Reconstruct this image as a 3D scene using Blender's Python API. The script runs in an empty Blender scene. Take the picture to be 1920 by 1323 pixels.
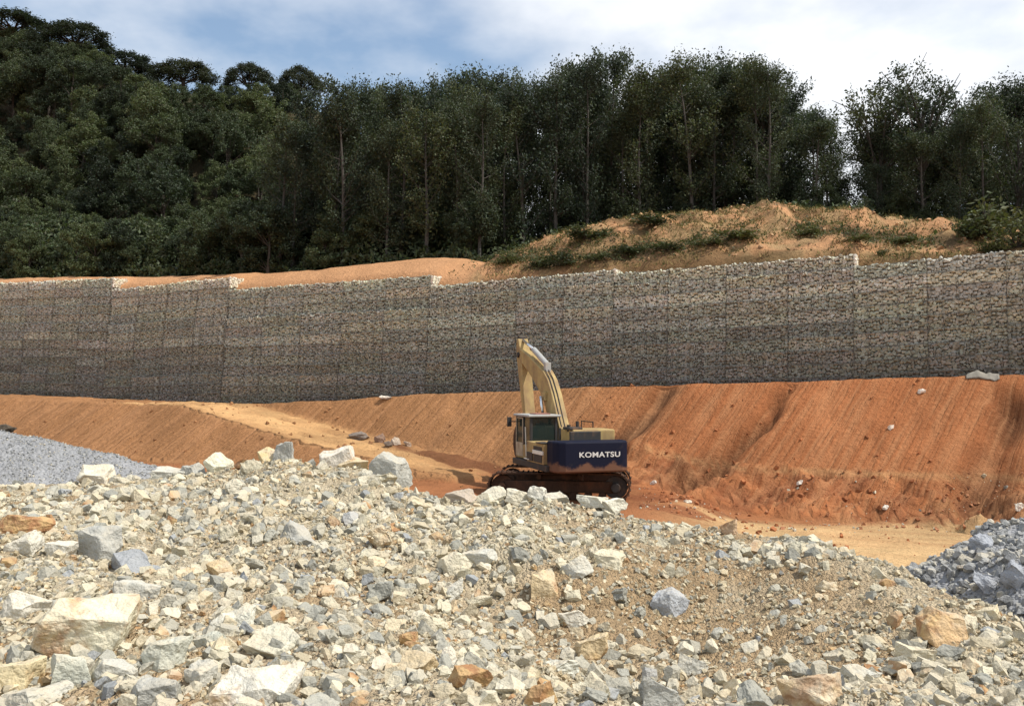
import bpy, bmesh, math, random
import numpy as np
from mathutils import Vector, Matrix, Euler

sc = bpy.context.scene
COL = sc.collection
R = math.radians
rnd = random.Random(7)
rng = np.random.default_rng(7)

# ------------------------------------------------------------------ camera
F, CX, CY, HOR = 1663.0, 960.0, 661.5, 725.0
CAMZ = 4.05
TILT = math.atan((HOR - CY) / F)
cam = bpy.data.cameras.new('camera')
cam.sensor_width = 36.0
cam.lens = 36.0 * F / 1920.0
cam.clip_start, cam.clip_end = 0.1, 8000
camo = bpy.data.objects.new('camera', cam)
COL.objects.link(camo)
camo.location = (0, 0, CAMZ)
camo.rotation_euler = (R(90) + TILT, 0, 0)
sc.camera = camo

# ------------------------------------------------------------------ light
SUN_TO = Vector((0.53, -0.17, 0.83)).normalized()
SUN_EL = math.asin(SUN_TO.z)
SUN_AZ = math.atan2(SUN_TO.x, SUN_TO.y)
sun = bpy.data.lights.new('sun', 'SUN')
sun.energy = 4.8
sun.angle = R(0.55)
sun.color = (1.0, 0.95, 0.86)
suno = bpy.data.objects.new('sun', sun)
COL.objects.link(suno)
suno.rotation_euler = SUN_TO.to_track_quat('Z', 'Y').to_euler()
suno.location = (20, 0, 60)

w = bpy.data.worlds.new('World')
sc.world = w
w.use_nodes = True
nt = w.node_tree
nt.nodes.clear()
N, L = nt.nodes.new, nt.links.new
out = N('ShaderNodeOutputWorld'); bg = N('ShaderNodeBackground')
sky = N('ShaderNodeTexSky'); sky.sky_type = 'NISHITA'; sky.sun_disc = False
sky.sun_elevation = SUN_EL; sky.sun_rotation = SUN_AZ
sky.air_density = 1.4; sky.dust_density = 1.2; sky.ozone_density = 3.0
bg.inputs['Strength'].default_value = 0.15
tc = N('ShaderNodeTexCoord')
sep = N('ShaderNodeSeparateXYZ'); L(tc.outputs['Generated'], sep.inputs[0])
def wmath(op, a, b=None, c=None):
    n = N('ShaderNodeMath'); n.operation = op
    for i, v in enumerate((a, b, c)):
        if v is None: continue
        if hasattr(v, 'links'): L(v, n.inputs[i])
        else: n.inputs[i].default_value = v
    return n.outputs[0]
zz = wmath('ADD', wmath('MAXIMUM', sep.outputs[2], 0.0), 0.22)       # clouds as a flat layer overhead
comb = N('ShaderNodeCombineXYZ')
L(wmath('DIVIDE', sep.outputs[0], zz), comb.inputs[0]); L(wmath('DIVIDE', sep.outputs[1], zz), comb.inputs[1])
mp = N('ShaderNodeMapping'); mp.inputs['Location'].default_value = (0.55, 5.0, 0.0); L(comb.outputs[0], mp.inputs[0])
ns = N('ShaderNodeTexNoise'); ns.inputs['Scale'].default_value = 0.8; ns.inputs['Detail'].default_value = 7; ns.inputs['Roughness'].default_value = 0.52
L(mp.outputs[0], ns.inputs['Vector'])
ns2 = N('ShaderNodeTexNoise'); ns2.inputs['Scale'].default_value = 3.4; ns2.inputs['Detail'].default_value = 6
L(mp.outputs[0], ns2.inputs['Vector'])
cr = N('ShaderNodeValToRGB'); cr.color_ramp.elements[0].position = 0.415; cr.color_ramp.elements[1].position = 0.55
L(ns.outputs[0], cr.inputs[0])
cc = N('ShaderNodeValToRGB')
cc.color_ramp.elements[0].position = 0.3; cc.color_ramp.elements[0].color = (5.9, 6.15, 6.6, 1)
cc.color_ramp.elements[1].position = 0.62; cc.color_ramp.elements[1].color = (7.6, 7.7, 7.85, 1)
L(ns2.outputs[0], cc.inputs[0])
mx = N('ShaderNodeMix'); mx.data_type = 'RGBA'
veil = wmath('MULTIPLY_ADD', cr.outputs[0], 0.88, 0.05)
L(veil, mx.inputs[0]); L(sky.outputs[0], mx.inputs[6]); L(cc.outputs[0], mx.inputs[7])
L(mx.outputs[2], bg.inputs['Color']); L(bg.outputs[0], out.inputs[0])

sc.view_settings.view_transform = 'Standard'
sc.view_settings.look = 'None'
sc.view_settings.exposure = 0.0
sc.view_settings.gamma = 1.0
sc.view_settings.use_curve_mapping = False
sc.cycles.max_bounces = 6
sc.cycles.transparent_max_bounces = 8

# ------------------------------------------------------------------ helpers
def ray(px, py):
    """direction through a photo pixel, scaled so that Y = 1"""
    v = CY - py
    y = F * math.cos(TILT) - v * math.sin(TILT)
    z = F * math.sin(TILT) + v * math.cos(TILT)
    return (px - CX) / y, z / y

def P(px, py, D):
    a, b = ray(px, py)
    return Vector((a * D, D, CAMZ + b * D))

def topx(X, Y):
    return CX + F * X / Y

_T = np.random.default_rng(11).random((256, 256))
def vn(x, y, seed=0):
    x = np.asarray(x, float) + seed * 17.3; y = np.asarray(y, float) + seed * 9.1
    ix = np.floor(x).astype(int); iy = np.floor(y).astype(int)
    fx = x - ix; fy = y - iy
    fx = fx * fx * (3 - 2 * fx); fy = fy * fy * (3 - 2 * fy)
    a = _T[ix % 256, iy % 256]; b = _T[(ix + 1) % 256, iy % 256]
    c = _T[ix % 256, (iy + 1) % 256]; d = _T[(ix + 1) % 256, (iy + 1) % 256]
    return (a * (1 - fx) + b * fx) * (1 - fy) + (c * (1 - fx) + d * fx) * fy - 0.5
def fbm(x, y, octv=4, seed=0, gain=0.5):
    t = 0; a = 1.0
    for i in range(octv):
        t = t + a * vn(np.asarray(x) * 2 ** i, np.asarray(y) * 2 ** i, seed + i * 3)
        a *= gain
    return t
def sst(a, b, x):
    t = np.clip((np.asarray(x, float) - a) / (b - a), 0, 1)
    return t * t * (3 - 2 * t)

def mesh_np(name, V, faces, mat=None, smooth=False, cols=None, uvs=None):
    """faces: int array (n,k) or list of arrays"""
    me = bpy.data.meshes.new(name)
    V = np.asarray(V, np.float32)
    if not isinstance(faces, list): faces = [faces]
    loops = np.concatenate([f.ravel() for f in faces]).astype(np.int32)
    tot = np.concatenate([np.full(len(f), f.shape[1]) for f in faces]).astype(np.int32)
    st = np.concatenate([[0], np.cumsum(tot)[:-1]]).astype(np.int32)
    me.vertices.add(len(V)); me.vertices.foreach_set('co', V.ravel())
    me.loops.add(len(loops)); me.loops.foreach_set('vertex_index', loops)
    me.polygons.add(len(tot)); me.polygons.foreach_set('loop_start', st)
    me.update(calc_edges=True)
    me.polygons.foreach_set('use_smooth', np.full(len(tot), smooth))
    if cols is not None:
        c = me.color_attributes.new('tint', 'FLOAT_COLOR', 'POINT')
        cc_ = np.ones((len(V), 4), np.float32); cc_[:, :cols.shape[1]] = cols
        c.data.foreach_set('color', cc_.ravel())
    if uvs is not None:
        u = me.uv_layers.new(name='UVMap')
        u.data.foreach_set('uv', np.asarray(uvs, np.float32)[loops].ravel())
    if mat: me.materials.append(mat)
    return me

def link(name, data, parent=None, mat=None):
    o = bpy.data.objects.new(name, data)
    COL.objects.link(o)
    if parent is not None: o.parent = parent
    if mat is not None: data.materials.append(mat)
    return o
def tag(o, label=None, cat=None, group=None, kind=None):
    if label: o['label'] = label
    if cat: o['category'] = cat
    if group: o['group'] = group
    if kind: o['kind'] = kind
    return o
def empty(name, loc=(0, 0, 0), rz=0):
    o = bpy.data.objects.new(name, None); COL.objects.link(o)
    o.location = loc; o.rotation_euler = (0, 0, rz); o.empty_display_size = 0.3
    return o

# ------------------------------------------------------------------ materials
class MT:
    def __init__(s, name, rough=0.8, spec=0.3):
        s.m = bpy.data.materials.new(name); s.m.use_nodes = True
        s.t = s.m.node_tree; s.b = s.t.nodes['Principled BSDF']
        s.b.inputs['Roughness'].default_value = rough
        s.b.inputs['Specular IOR Level'].default_value = spec
    def n(s, t): return s.t.nodes.new(t)
    def l(s, a, b): s.t.links.new(a, b)
    def math(s, op, *a, clamp=False):
        n = s.n('ShaderNodeMath'); n.operation = op; n.use_clamp = clamp
        for i, v in enumerate(a):
            if hasattr(v, 'links'): s.l(v, n.inputs[i])
            else: n.inputs[i].default_value = v
        return n.outputs[0]
    def noise(s, scale, detail=4, vec=None, rough=0.55):
        n = s.n('ShaderNodeTexNoise'); n.inputs['Scale'].default_value = scale
        n.inputs['Detail'].default_value = detail; n.inputs['Roughness'].default_value = rough
        if vec is not None: s.l(vec, n.inputs['Vector'])
        return n.outputs[0]
    def pos(s): return s.n('ShaderNodeNewGeometry').outputs['Position']
    def objc(s): return s.n('ShaderNodeTexCoord').outputs['Object']
    def mapv(s, vec, scale):
        n = s.n('ShaderNodeMapping'); n.inputs['Scale'].default_value = scale; s.l(vec, n.inputs[0]); return n.outputs[0]
    def ramp(s, fac, a, b):
        n = s.n('ShaderNodeMapRange'); n.interpolation_type = 'SMOOTHSTEP'
        for i, v in ((1, a), (2, b)):
            if hasattr(v, 'links'): s.l(v, n.inputs[i])
            else: n.inputs[i].default_value = v
        s.l(fac, n.inputs[0]); return n.outputs[0]
    def mix(s, fac, a, b, mode='MIX'):
        n = s.n('ShaderNodeMix'); n.data_type = 'RGBA'; n.blend_type = mode
        for i, v in ((0, fac), (6, a), (7, b)):
            if hasattr(v, 'links'): s.l(v, n.inputs[i])
            elif i == 0: n.inputs[0].default_value = v
            else: n.inputs[i].default_value = tuple(v) + (1,)
        return n.outputs[2]
    def scale(s, col, k):
        n = s.n('ShaderNodeVectorMath'); n.operation = 'SCALE'; s.l(col, n.inputs[0])
        if hasattr(k, 'links'): s.l(k, n.inputs['Scale'])
        else: n.inputs['Scale'].default_value = k
        return n.outputs[0]
    def bump(s, h, dist, strength=1.0):
        n = s.n('ShaderNodeBump'); n.inputs['Distance'].default_value = dist; n.inputs['Strength'].default_value = strength
        s.l(h, n.inputs['Height']); s.l(n.outputs[0], s.b.inputs['Normal'])
    def attr(s, name='tint'):
        n = s.n('ShaderNodeAttribute'); n.attribute_name = name; return n
    def color(s, c): s.l(c, s.b.inputs['Base Color'])

def stone_mat(name, src):
    """broken quarry stone: own tint, patchy tone, iron staining (amount in alpha), speckle"""
    m = MT(name, 0.85, 0.25); p = m.pos()
    if src == 'object':
        oi = m.n('ShaderNodeObjectInfo'); col, al = oi.outputs['Color'], oi.outputs['Alpha']
    else:
        a = m.attr(); col, al = a.outputs['Color'], a.outputs['Alpha']
    n1 = m.noise(6, 5, p); n2 = m.noise(3.3, 5, p, 0.6); n3 = m.noise(90, 3, p)
    k = m.math('MULTIPLY_ADD', n1, 0.55, 0.74)
    k = m.math('MULTIPLY', k, m.math('MULTIPLY_ADD', n3, 0.55, 0.73))
    c = m.scale(col, k)
    thr = m.math('SUBTRACT', 0.86, m.math('MULTIPLY', al, 0.5))
    rust = m.ramp(n2, m.math('SUBTRACT', thr, 0.07), m.math('ADD', thr, 0.09))
    n4 = m.noise(11, 4, p)
    rc = m.mix(m.ramp(n4, 0.4, 0.62), (0.36, 0.18, 0.08), (0.55, 0.37, 0.17))
    c = m.mix(m.math('MULTIPLY', rust, 0.8), c, rc)
    geo = m.n('ShaderNodeNewGeometry'); sz_ = m.n('ShaderNodeSeparateXYZ'); m.l(geo.outputs['Normal'], sz_.inputs[0])
    du = m.math('MULTIPLY', m.ramp(sz_.outputs[2], -.2, .9), m.ramp(m.noise(4.5, 6, p, .65), .36, .62))
    bwn = m.n('ShaderNodeRGBToBW'); m.l(col, bwn.inputs[0])
    dk_ = m.ramp(bwn.outputs[0], .32, .45)
    c = m.mix(m.math('MULTIPLY', m.math('MULTIPLY', du, .72), dk_), c, (.56, .48, .345))
    m.color(c)
    h = m.math('ADD', m.noise(28, 6, p, 0.62), m.math('MULTIPLY', m.noise(7, 3, p), 1.4))
    m.bump(h, 0.03, 0.8)
    return m.m
M_ROCK = stone_mat('broken_stone', 'object')
M_RUBBLE = stone_mat('broken_stone_small', 'tint')

def soil_mat(name, groove=True, pebble=0.0):
    m = MT(name, 0.95, 0.1); p = m.pos()
    a = m.attr()
    c = a.outputs['Color']
    k = m.math('MULTIPLY_ADD', m.noise(0.55, 6, p, 0.6), 0.7, 0.65)
    k = m.math('MULTIPLY', k, m.math('MULTIPLY_ADD', m.noise(7, 5, p, 0.65), 0.7, 0.65))
    c = m.scale(c, k)
    h = m.noise(5, 8, p, 0.68)
    if groove:
        uv = m.n('ShaderNodeUVMap').outputs[0]
        g1 = m.noise(1.0, 4, m.mapv(uv, (2.6, 0.22, 1)), 0.6)
        g2 = m.noise(1.0, 3, m.mapv(uv, (6.0, 0.4, 1)), 0.6)
        g = m.math('ADD', g1, m.math('MULTIPLY', g2, 0.5))
        ga = m.math('MULTIPLY', a.outputs['Alpha'], 1.0)
        c = m.mix(m.math('MULTIPLY', m.ramp(g, 0.62, 0.95), m.math('MULTIPLY', ga, 0.42)), c, (0.56, 0.29, 0.14))
        h = m.math('ADD', h, m.math('MULTIPLY', m.math('MULTIPLY', g, 1.7), ga))
    m.color(c)
    m.bump(h, 0.2, 1.0)
    return m.m
M_SOIL = soil_mat('red_soil')

def plain(name, c, rough=0.6, spec=0.4, vary=0.25, scale=4.0, metal=0.0, dust=None, dust_amt=0.4, bump=0.0):
    m = MT(name, rough, spec); p = m.objc()
    m.b.inputs['Metallic'].default_value = metal
    n1 = m.noise(scale, 5, p, 0.6)
    rgb = m.n('ShaderNodeRGB'); rgb.outputs[0].default_value = tuple(c) + (1,)
    col = m.scale(rgb.outputs[0], m.math('MULTIPLY_ADD', n1, vary * 2, 1 - vary))
    if dust:
        d = m.ramp(m.noise(scale * 0.8, 6, m.mapv(p, (1.1, 0.9, 0.6)), 0.65), 0.62 - dust_amt * 0.35, 0.75)
        col = m.mix(m.math('MULTIPLY', d, 0.85), col, dust)
    m.color(col)
    if bump: m.bump(m.noise(scale * 6, 4, p), bump)
    return m.m

# ------------------------------------------------------------------ wall line and terrain functions
def Dw(px): return 1.0 / (1 / 66.0 + (1 / 37.0 - 1 / 66.0) * px / 1920.0)
W0 = np.array([(0 - CX) / F * Dw(0), Dw(0)])
W1 = np.array([(1920 - CX) / F * Dw(1920), Dw(1920)])
U = (W1 - W0) / np.linalg.norm(W1 - W0)          # along the wall, towards the right
NW = np.array([U[1], -U[0]])                     # out of the wall, towards the camera
if NW[1] > 0: NW = -NW
WROT = math.atan2(U[1], U[0])
def sd2xy(s, d): return W0[0] + U[0] * s + NW[0] * d, W0[1] + U[1] * s + NW[1] * d
def xy2sd(X, Y):
    ax = np.asarray(X) - W0[0]; ay = np.asarray(Y) - W0[1]
    return ax * U[0] + ay * U[1], ax * NW[0] + ay * NW[1]
def on_line(px, py, d):
    """photo pixel met with the vertical plane parallel to the wall at offset d -> (s, z)"""
    a, b = ray(px, py)
    c = W0 @ NW + d
    D = c / (a * NW[0] + NW[1])
    s, _ = xy2sd(a * D, D)
    return float(s), CAMZ + b * D
def s_of(px, d=0.0): return on_line(px, HOR, d)[0]
def table(rows, d=None):
    pts = [on_line(r[0], r[1], r[2] if len(r) > 2 else d) for r in rows]
    return np.array([p[0] for p in pts]), np.array([p[1] for p in pts])

BASE = table([(-80, 738), (0, 739), (100, 742), (250, 750), (480, 757), (640, 750), (780, 740), (960, 734), (1080, 727), (1250, 722), (1500, 715), (1700, 708), (1920, 703), (2050, 700), (2400, 692)], 0.0)
def zbase(s): return np.interp(s, *BASE)
# top of the wall: (px start, px end, y start, y end); every segment one course lower than the line before
SEG = [(-90, 205, 534, 521), (205, 425, 543, 519), (425, 805, 543, 516), (805, 1150, 537, 505), (1150, 1600, 513, 477), (1600, 2400, 500, 421)]
SEGS = []
for a, b, ya, yb in SEG:
    sa, za = on_line(a, ya, -0.5); sb, zb_ = on_line(b, yb, -0.5)
    SEGS.append((sa, sb, za, zb_))
def ztop(s):
    s = np.asarray(s, float); z = np.full(s.shape, SEGS[0][2])
    for sa, sb, za, zb_ in SEGS:
        m = s >= sa
        z = np.where(m, za + (zb_ - za) * np.clip((s - sa) / (sb - sa), 0, 1), z)
    return z
CREST_ROWS = [(-100, 524, 3), (0, 523, 3), (205, 520, 3), (300, 520, 3), (425, 516, 3), (520, 512, 4), (620, 505, 4), (700, 498, 4), (800, 487, 5), (880, 486, 5), (935, 497, 5.5), (1000, 468, 8), (1100, 443, 10), (1200, 426, 11), (1300, 411, 12), (1400, 406, 12), (1470, 400, 12), (1540, 402, 12), (1600, 410, 12), (1700, 424, 12), (1780, 432, 12), (1840, 452, 11), (1920, 446, 10), (2100, 430, 10), (2450, 390, 10)]
CREST = table([(a, b, -c - 0.8) for a, b, c in CREST_ROWS])
CRB = np.array([r[2] for r in CREST_ROWS], float)
def zcrest(s): return np.interp(s, *CREST)
def bcrest(s): return np.interp(s, CREST[0], CRB)
RIDGE = table([(-300, 50), (0, 88), (100, 105), (200, 145), (350, 178), (500, 190), (580, 205), (680, 300), (800, 380), (1000, 430)], -46.0)
def hill(s, b):
    """ground behind the wall, b metres behind its face"""
    s = np.asarray(s, float); b = np.asarray(b, float)
    zt = ztop(s) - 0.12; zc = zcrest(s); bc = bcrest(s) + 0.8
    t = np.clip((b - 0.8) / (bc - 0.8), 0, 1)
    z = zt + (zc - zt) * np.sin(t * math.pi / 2) ** 0.85
    after = np.clip(b - bc, 0, None)
    mound = sst(7.5, 10, bc)
    z = z - mound * 1.6 * sst(0, 6, after)
    rz = np.interp(s, *RIDGE)
    rise = np.clip(rz - zc, 0, None) * (1 - sst(s_of(620, -46), s_of(1000, -46), s))
    z = z + rise * sst(0, 46 - bc, after) * (1 - 0.5 * sst(50, 100, b))
    z = z - 1.5 * (1 - sst(1.0, 1.35, b))
    rough = 0.12 + 0.8 * mound * sst(0.8, 4, b)
    z = z + rough * fbm(s * 0.7, b * 0.7, 4, 5) * sst(0.8, 2.0, b) + 0.8 * fbm(s * 0.12, b * 0.12, 3, 9) * sst(4, 14, after)
    return z

EXC = (1.87, 33.5)
S0, S1 = s_of(350), s_of(480)
RS = np.array([s_of(300), s_of(480), s_of(700), s_of(960), s_of(1120)])
RZ = np.array([3.3, 3.0, 1.62, 0.45, 0.0])
TAN = 0.92
def ground_level(X, Y):
    return -0.95 * sst(3.5, 10, X) - 0.4 * sst(24, 14, Y)
def ground(s, d, detail=True):
    s = np.asarray(s, float); d = np.asarray(d, float)
    X, Y = sd2xy(s, d)
    zb = zbase(s) + 0.05 * fbm(s * 0.8, d * 0.0 + 3, 3, 21)
    g = ground_level(X, Y)
    zr = np.where(s < S1, zb, np.minimum(np.interp(s, RS, RZ), zb))
    wd = 5.6 * (1 - sst(s_of(1010), s_of(1120), s))
    zr = np.maximum(zr, g)
    bench = 0.35
    d1 = bench + (zb - zr) / TAN
    d2 = d1 + wd
    prof = np.where(d < d1, zb - np.clip(d - bench, 0, None) * TAN, np.where(d < d2, zr, zr - (d - d2) * 0.8))
    noramp = zb - np.clip(d - bench, 0, None) * TAN
    prof = np.where(s > s_of(1120), noramp, prof)
    z = np.maximum(prof, g)
    # loose spoil along the toe of the right-hand cut
    k = sst(s_of(1130), s_of(1280), s)
    zbr = g + 1.5 + 0.35 * fbm(s * 0.35, s * 0 + 1, 3, 31)
    dbr = bench + (zb - zbr) / TAN
    tal = zbr - (d - dbr) * 0.46
    z = np.where((d > dbr) & (k > 0), np.maximum(z, g + (np.maximum(tal, g) - g) * k), z)
    if detail:
        onslope = (z > g + 0.1) & (d > bench)
        on_t = (d > dbr) & (z > g + 0.05) & (k > 0.1)
        z = z + np.where(onslope, 0.10, 0.05) * fbm((s + .45 * d) * 1.6, d * 0.5, 4, 2) + np.where(onslope, 0.09, 0.03) * fbm(s * 2.6, d * 2.6, 2, 6)
        z = z + np.where(on_t, 0.85, 0.0) * fbm(s * 0.9, d * 1.1, 4, 41, 0.6)
        # gullies washed down the cut
        for px_, slant, wdt, dep, lo in ((1500, 0.62, 0.24, 0.75, 0), (1262, 0.75, 0.5, 0.6, 0), (1905, 0.25, 0.4, 0.8, 0.6), (1380, 0.5, 0.14, 0.2, 2.2), (1220, 0.9, 0.3, 0.15, 0), (1150, 0.9, 0.3, 0.16, 0), (1700, 0.3, 0.1, 0.1, 0), (900, 0.5, 0.3, 0.14, 0.5)):
            sg = s_of(px_) - slant * d + 0.5 * fbm(d * 0.8, d * 0 + px_, 3, 51)
            wv = wdt * (1 + 0.25 * d)
            act = sst(lo, lo + 0.8, d) * (1 - sst(6.0, 8.5, d))
            z = z - dep * act * np.exp(-((s - sg) / wv) ** 2)
        # wheel ruts on the ramp
        onr = (d > d1) & (d < d2) & (s > S0) & (s < s_of(1120))
        tt = (d - d1) / np.maximum(wd, 0.5)
        rut = np.exp(-((tt - 0.3) / 0.07) ** 2) + np.exp(-((tt - 0.68) / 0.07) ** 2) + 0.6 * np.exp(-((tt - 0.5) / 0.05) ** 2)
        z = z - np.where(onr, 0.13 * rut, 0)
        r = np.hypot(X - EXC[0], Y - EXC[1])
        pad = 1 - sst(4.0, 6.5, r)
        z = z * (1 - pad) + pad * (0.0 + 0.02 * fbm(X * 2, Y * 2, 3, 4))
    return z
def ground_xy(X, Y):
    s, d = xy2sd(X, Y); return ground(s, d)

def axis(lo, hi, step, far):
    a = np.arange(lo, hi + step / 2, step)
    pre = [lo - step * 2 ** k for k in range(1, 20) if step * 2 ** k < far][::-1]
    post = [hi + step * 2 ** k for k in range(1, 20) if step * 2 ** k < far]
    return np.concatenate([pre, a, post])
def grid_faces(ni, nj):
    i, j = np.meshgrid(np.arange(ni - 1), np.arange(nj - 1), indexing='ij')
    a = (i * nj + j).ravel()
    return np.stack([a, a + nj, a + nj + 1, a + 1], 1)

# ------------------------------------------------------------------ ground sheet (in front of the wall)
sa = axis(-12, 82, 0.2, 4000)
da = np.concatenate([np.arange(-0.45, 26, 0.16), 26 + 0.16 * 1.35 ** np.arange(1, 33)])
da = da[da < 4000]
S_, D_ = np.meshgrid(sa, da, indexing='ij')
Z_ = ground(S_, D_)
X_, Y_ = sd2xy(S_, D_)
SLOPE_R = np.array([0.40, 0.150, 0.060]); SLOPE_L = np.array([0.345, 0.17, 0.074])
RAMP_C = np.array([0.60, 0.36, 0.165]); ROAD_C = np.array([0.60, 0.40, 0.20]); DARK_SOIL = np.array([0.13, 0.045, 0.022]); FLOOR_C = np.array([0.36, 0.15, 0.065])
def soil_cols(S, D, X, Y, Z):
    c = np.zeros(S.shape + (4,))
    kr = sst(s_of(1000), s_of(1350), S)[..., None]
    base = SLOPE_L * (1 - kr) + SLOPE_R * kr
    g = ground_level(X, Y); flat = (Z < g + 0.12)[..., None]
    base = np.where(flat, FLOOR_C, base)
    zr = np.interp(S, RS, RZ); zb = zbase(S)
    d1 = 0.35 + (zb - zr) / TAN; wd = 5.6 + 0 * S
    n = fbm(S * 0.5, D * 1.2, 4, 61)
    onr = sst(-0.3, 0.5, D - d1) * (1 - sst(-0.6, 0.3, D - d1 - wd)) * sst(S0, S0 + 1, S) * (1 - sst(s_of(880), s_of(1120), S))
    tt = (D - d1) / np.maximum(wd, 0.5)
    ww = np.clip(onr * (0.85 + 0.6 * n), 0, 1)[..., None]
    base = base * (1 - ww) + RAMP_C * ww
    # inner, wetter wheel track
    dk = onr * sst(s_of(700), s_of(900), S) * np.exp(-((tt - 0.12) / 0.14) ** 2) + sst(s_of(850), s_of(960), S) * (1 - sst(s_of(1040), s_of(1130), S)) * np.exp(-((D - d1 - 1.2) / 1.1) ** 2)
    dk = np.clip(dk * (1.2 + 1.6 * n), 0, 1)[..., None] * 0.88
    base = base * (1 - dk) + DARK_SOIL * dk
    # dusty haul road on the right
    px_ = CX + F * X / np.maximum(Y, 3); rd = sst(1180, 1420, px_) * (1 - sst(31.3, 33.4, Y + 0.9 * n)) * (Y > 12)
    rd = np.clip(rd * (0.95 + 0.5 * fbm(S * 0.25, D * 2.2, 4, 63)), 0, 1)[..., None]
    base = base * (1 - rd) + ROAD_C * rd
    # darker soil colour beside and around the machine, disturbed spoil along the toe
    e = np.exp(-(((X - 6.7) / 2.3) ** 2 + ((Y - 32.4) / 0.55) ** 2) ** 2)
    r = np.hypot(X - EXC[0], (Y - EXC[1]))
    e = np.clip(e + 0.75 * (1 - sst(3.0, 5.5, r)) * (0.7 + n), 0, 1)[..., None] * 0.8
    base = base * (1 - e) + DARK_SOIL * 1.3 * e
    zbr = g + 1.5
    tal = ((Z < zbr + 0.2) & (Z > g + 0.05) & (S > s_of(1130)) & (D < 14))
    tn = np.where(tal, np.clip(0.42 + 2.0 * fbm(S * 1.1, D * 1.4, 4, 65), 0, 0.85), 0)[..., None]
    base = base * (1 - tn) + np.array([0.27, 0.10, 0.045]) * tn
    line = np.exp(-((Z - zbr - 0.05) / 0.10) ** 2) * (S > s_of(1250)) * (D < 12) * 0.5
    base = base * (1 - line[..., None]) + RAMP_C * line[..., None]
    # darker brown along the gullies
    for px_, slant, wdt, lo, amt in ((1500, 0.62, 0.26, 0, 1.0), (1275, 0.75, 0.5, 0, 1.3), (1905, 0.25, 0.5, 0.6, 0.8), (1465, 0.6, 0.6, 3.4, 0.7)):
        sg = s_of(px_) - slant * D + 0.5 * fbm(D * 0.8, D * 0 + (1262 if px_ == 1275 else px_), 3, 51)
        act = sst(lo, lo + 0.6, D) * (1 - sst(5.5, 7, D)) * amt
        q = (act * np.exp(-((S - sg) / (wdt * (1 + 0.2 * D))) ** 2) * (0.8 + n))[..., None]
        q = np.clip(q, 0, 0.9)
        base = base * (1 - q) + np.array([0.11, 0.05, 0.025]) * q
    c[..., :3] = base * (1 + 0.25 * fbm(S * 0.35, D * 0.35, 4, 67))[..., None]
    c[..., 3] = np.where((Z > g + 0.3) & (D > 0.3) & (onr < 0.3), 1.0, 0.15)
    return np.clip(c, 0.01, 1)
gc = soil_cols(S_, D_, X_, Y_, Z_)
# uv follows the rake marks: diagonal on the right-hand cut
uv = np.stack([(S_ + 0.45 * D_).ravel(), D_.ravel()], 1)
V = np.stack([X_.ravel(), Y_.ravel(), Z_.ravel()], 1)
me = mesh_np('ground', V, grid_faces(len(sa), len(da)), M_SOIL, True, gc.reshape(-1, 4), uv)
tag(link('ground', me), kind='structure')

# ------------------------------------------------------------------ hill behind the wall
ba = np.concatenate([np.arange(1.05, 16, 0.2), np.arange(16, 110, 1.0), 110 + 1.0 * 1.5 ** np.arange(1, 20)])
ba = ba[ba < 4000]
S2, B2 = np.meshgrid(axis(-16, 84, 0.25, 4000), ba, indexing='ij')
Z2 = hill(S2, B2)
X2, Y2 = sd2xy(S2, -B2)
bc = bcrest(S2) + 0.8
n = fbm(S2 * 0.6, B2 * 0.6, 5, 71)
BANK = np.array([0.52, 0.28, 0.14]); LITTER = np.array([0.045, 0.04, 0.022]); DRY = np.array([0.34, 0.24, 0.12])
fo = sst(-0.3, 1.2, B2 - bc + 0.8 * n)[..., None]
mnd = (sst(6.5, 9, bc))[..., None]
gr = np.clip(0.5 + 3.0 * fbm(S2 * 0.8, B2 * 1.4, 5, 73), 0, 1)[..., None] * mnd
hc = BANK * (1 - 0.75 * gr) + DRY * 0.75 * gr
dkp = np.clip(0.25 + 3.2 * fbm(S2 * 0.3, B2 * 0.9, 5, 75), 0, 0.8)[..., None] * mnd
hc = hc * (1 - dkp) + np.array([0.13, 0.085, 0.04]) * dkp
BANDS = [[(985, 497), (1060, 486), (1180, 474), (1290, 458), (1420, 432)], [(1480, 425), (1560, 434), (1640, 442), (1800, 452)], [(920, 478), (980, 480), (1060, 458), (1150, 440)]]
def band_mask(X, Y, Z):
    """closeness of hill points to the strips of scrub read off the photograph"""
    px_ = CX + F * X / np.maximum(Y, 5); py_ = HOR - F * (Z - CAMZ) / np.maximum(Y, 5)
    best = np.full(px_.shape, 1e9)
    for bnd in BANDS:
        for (ax, ay), (bx, by) in zip(bnd[:-1], bnd[1:]):
            t = np.clip(((px_ - ax) * (bx - ax) + (py_ - ay) * (by - ay)) / ((bx - ax) ** 2 + (by - ay) ** 2), 0, 1)
            best = np.minimum(best, np.hypot(px_ - ax - t * (bx - ax), (py_ - ay - t * (by - ay))))
    return np.exp(-(best / 11.0) ** 2)
bm_ = np.clip(band_mask(X2, Y2, Z2) * (0.9 + 1.2 * n), 0, .9)[..., None] * (Y2 < 75)[..., None]
hc = hc * (1 - bm_) + np.array([0.085, 0.062, 0.035]) * bm_
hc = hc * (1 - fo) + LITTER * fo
hcol = np.concatenate([hc, np.full(S2.shape + (1,), 0.1)], -1)
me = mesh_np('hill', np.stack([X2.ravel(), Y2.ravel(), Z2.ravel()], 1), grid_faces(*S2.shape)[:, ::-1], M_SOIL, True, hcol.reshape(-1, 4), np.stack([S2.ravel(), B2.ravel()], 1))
tag(link('hill', me), kind='structure')

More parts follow.
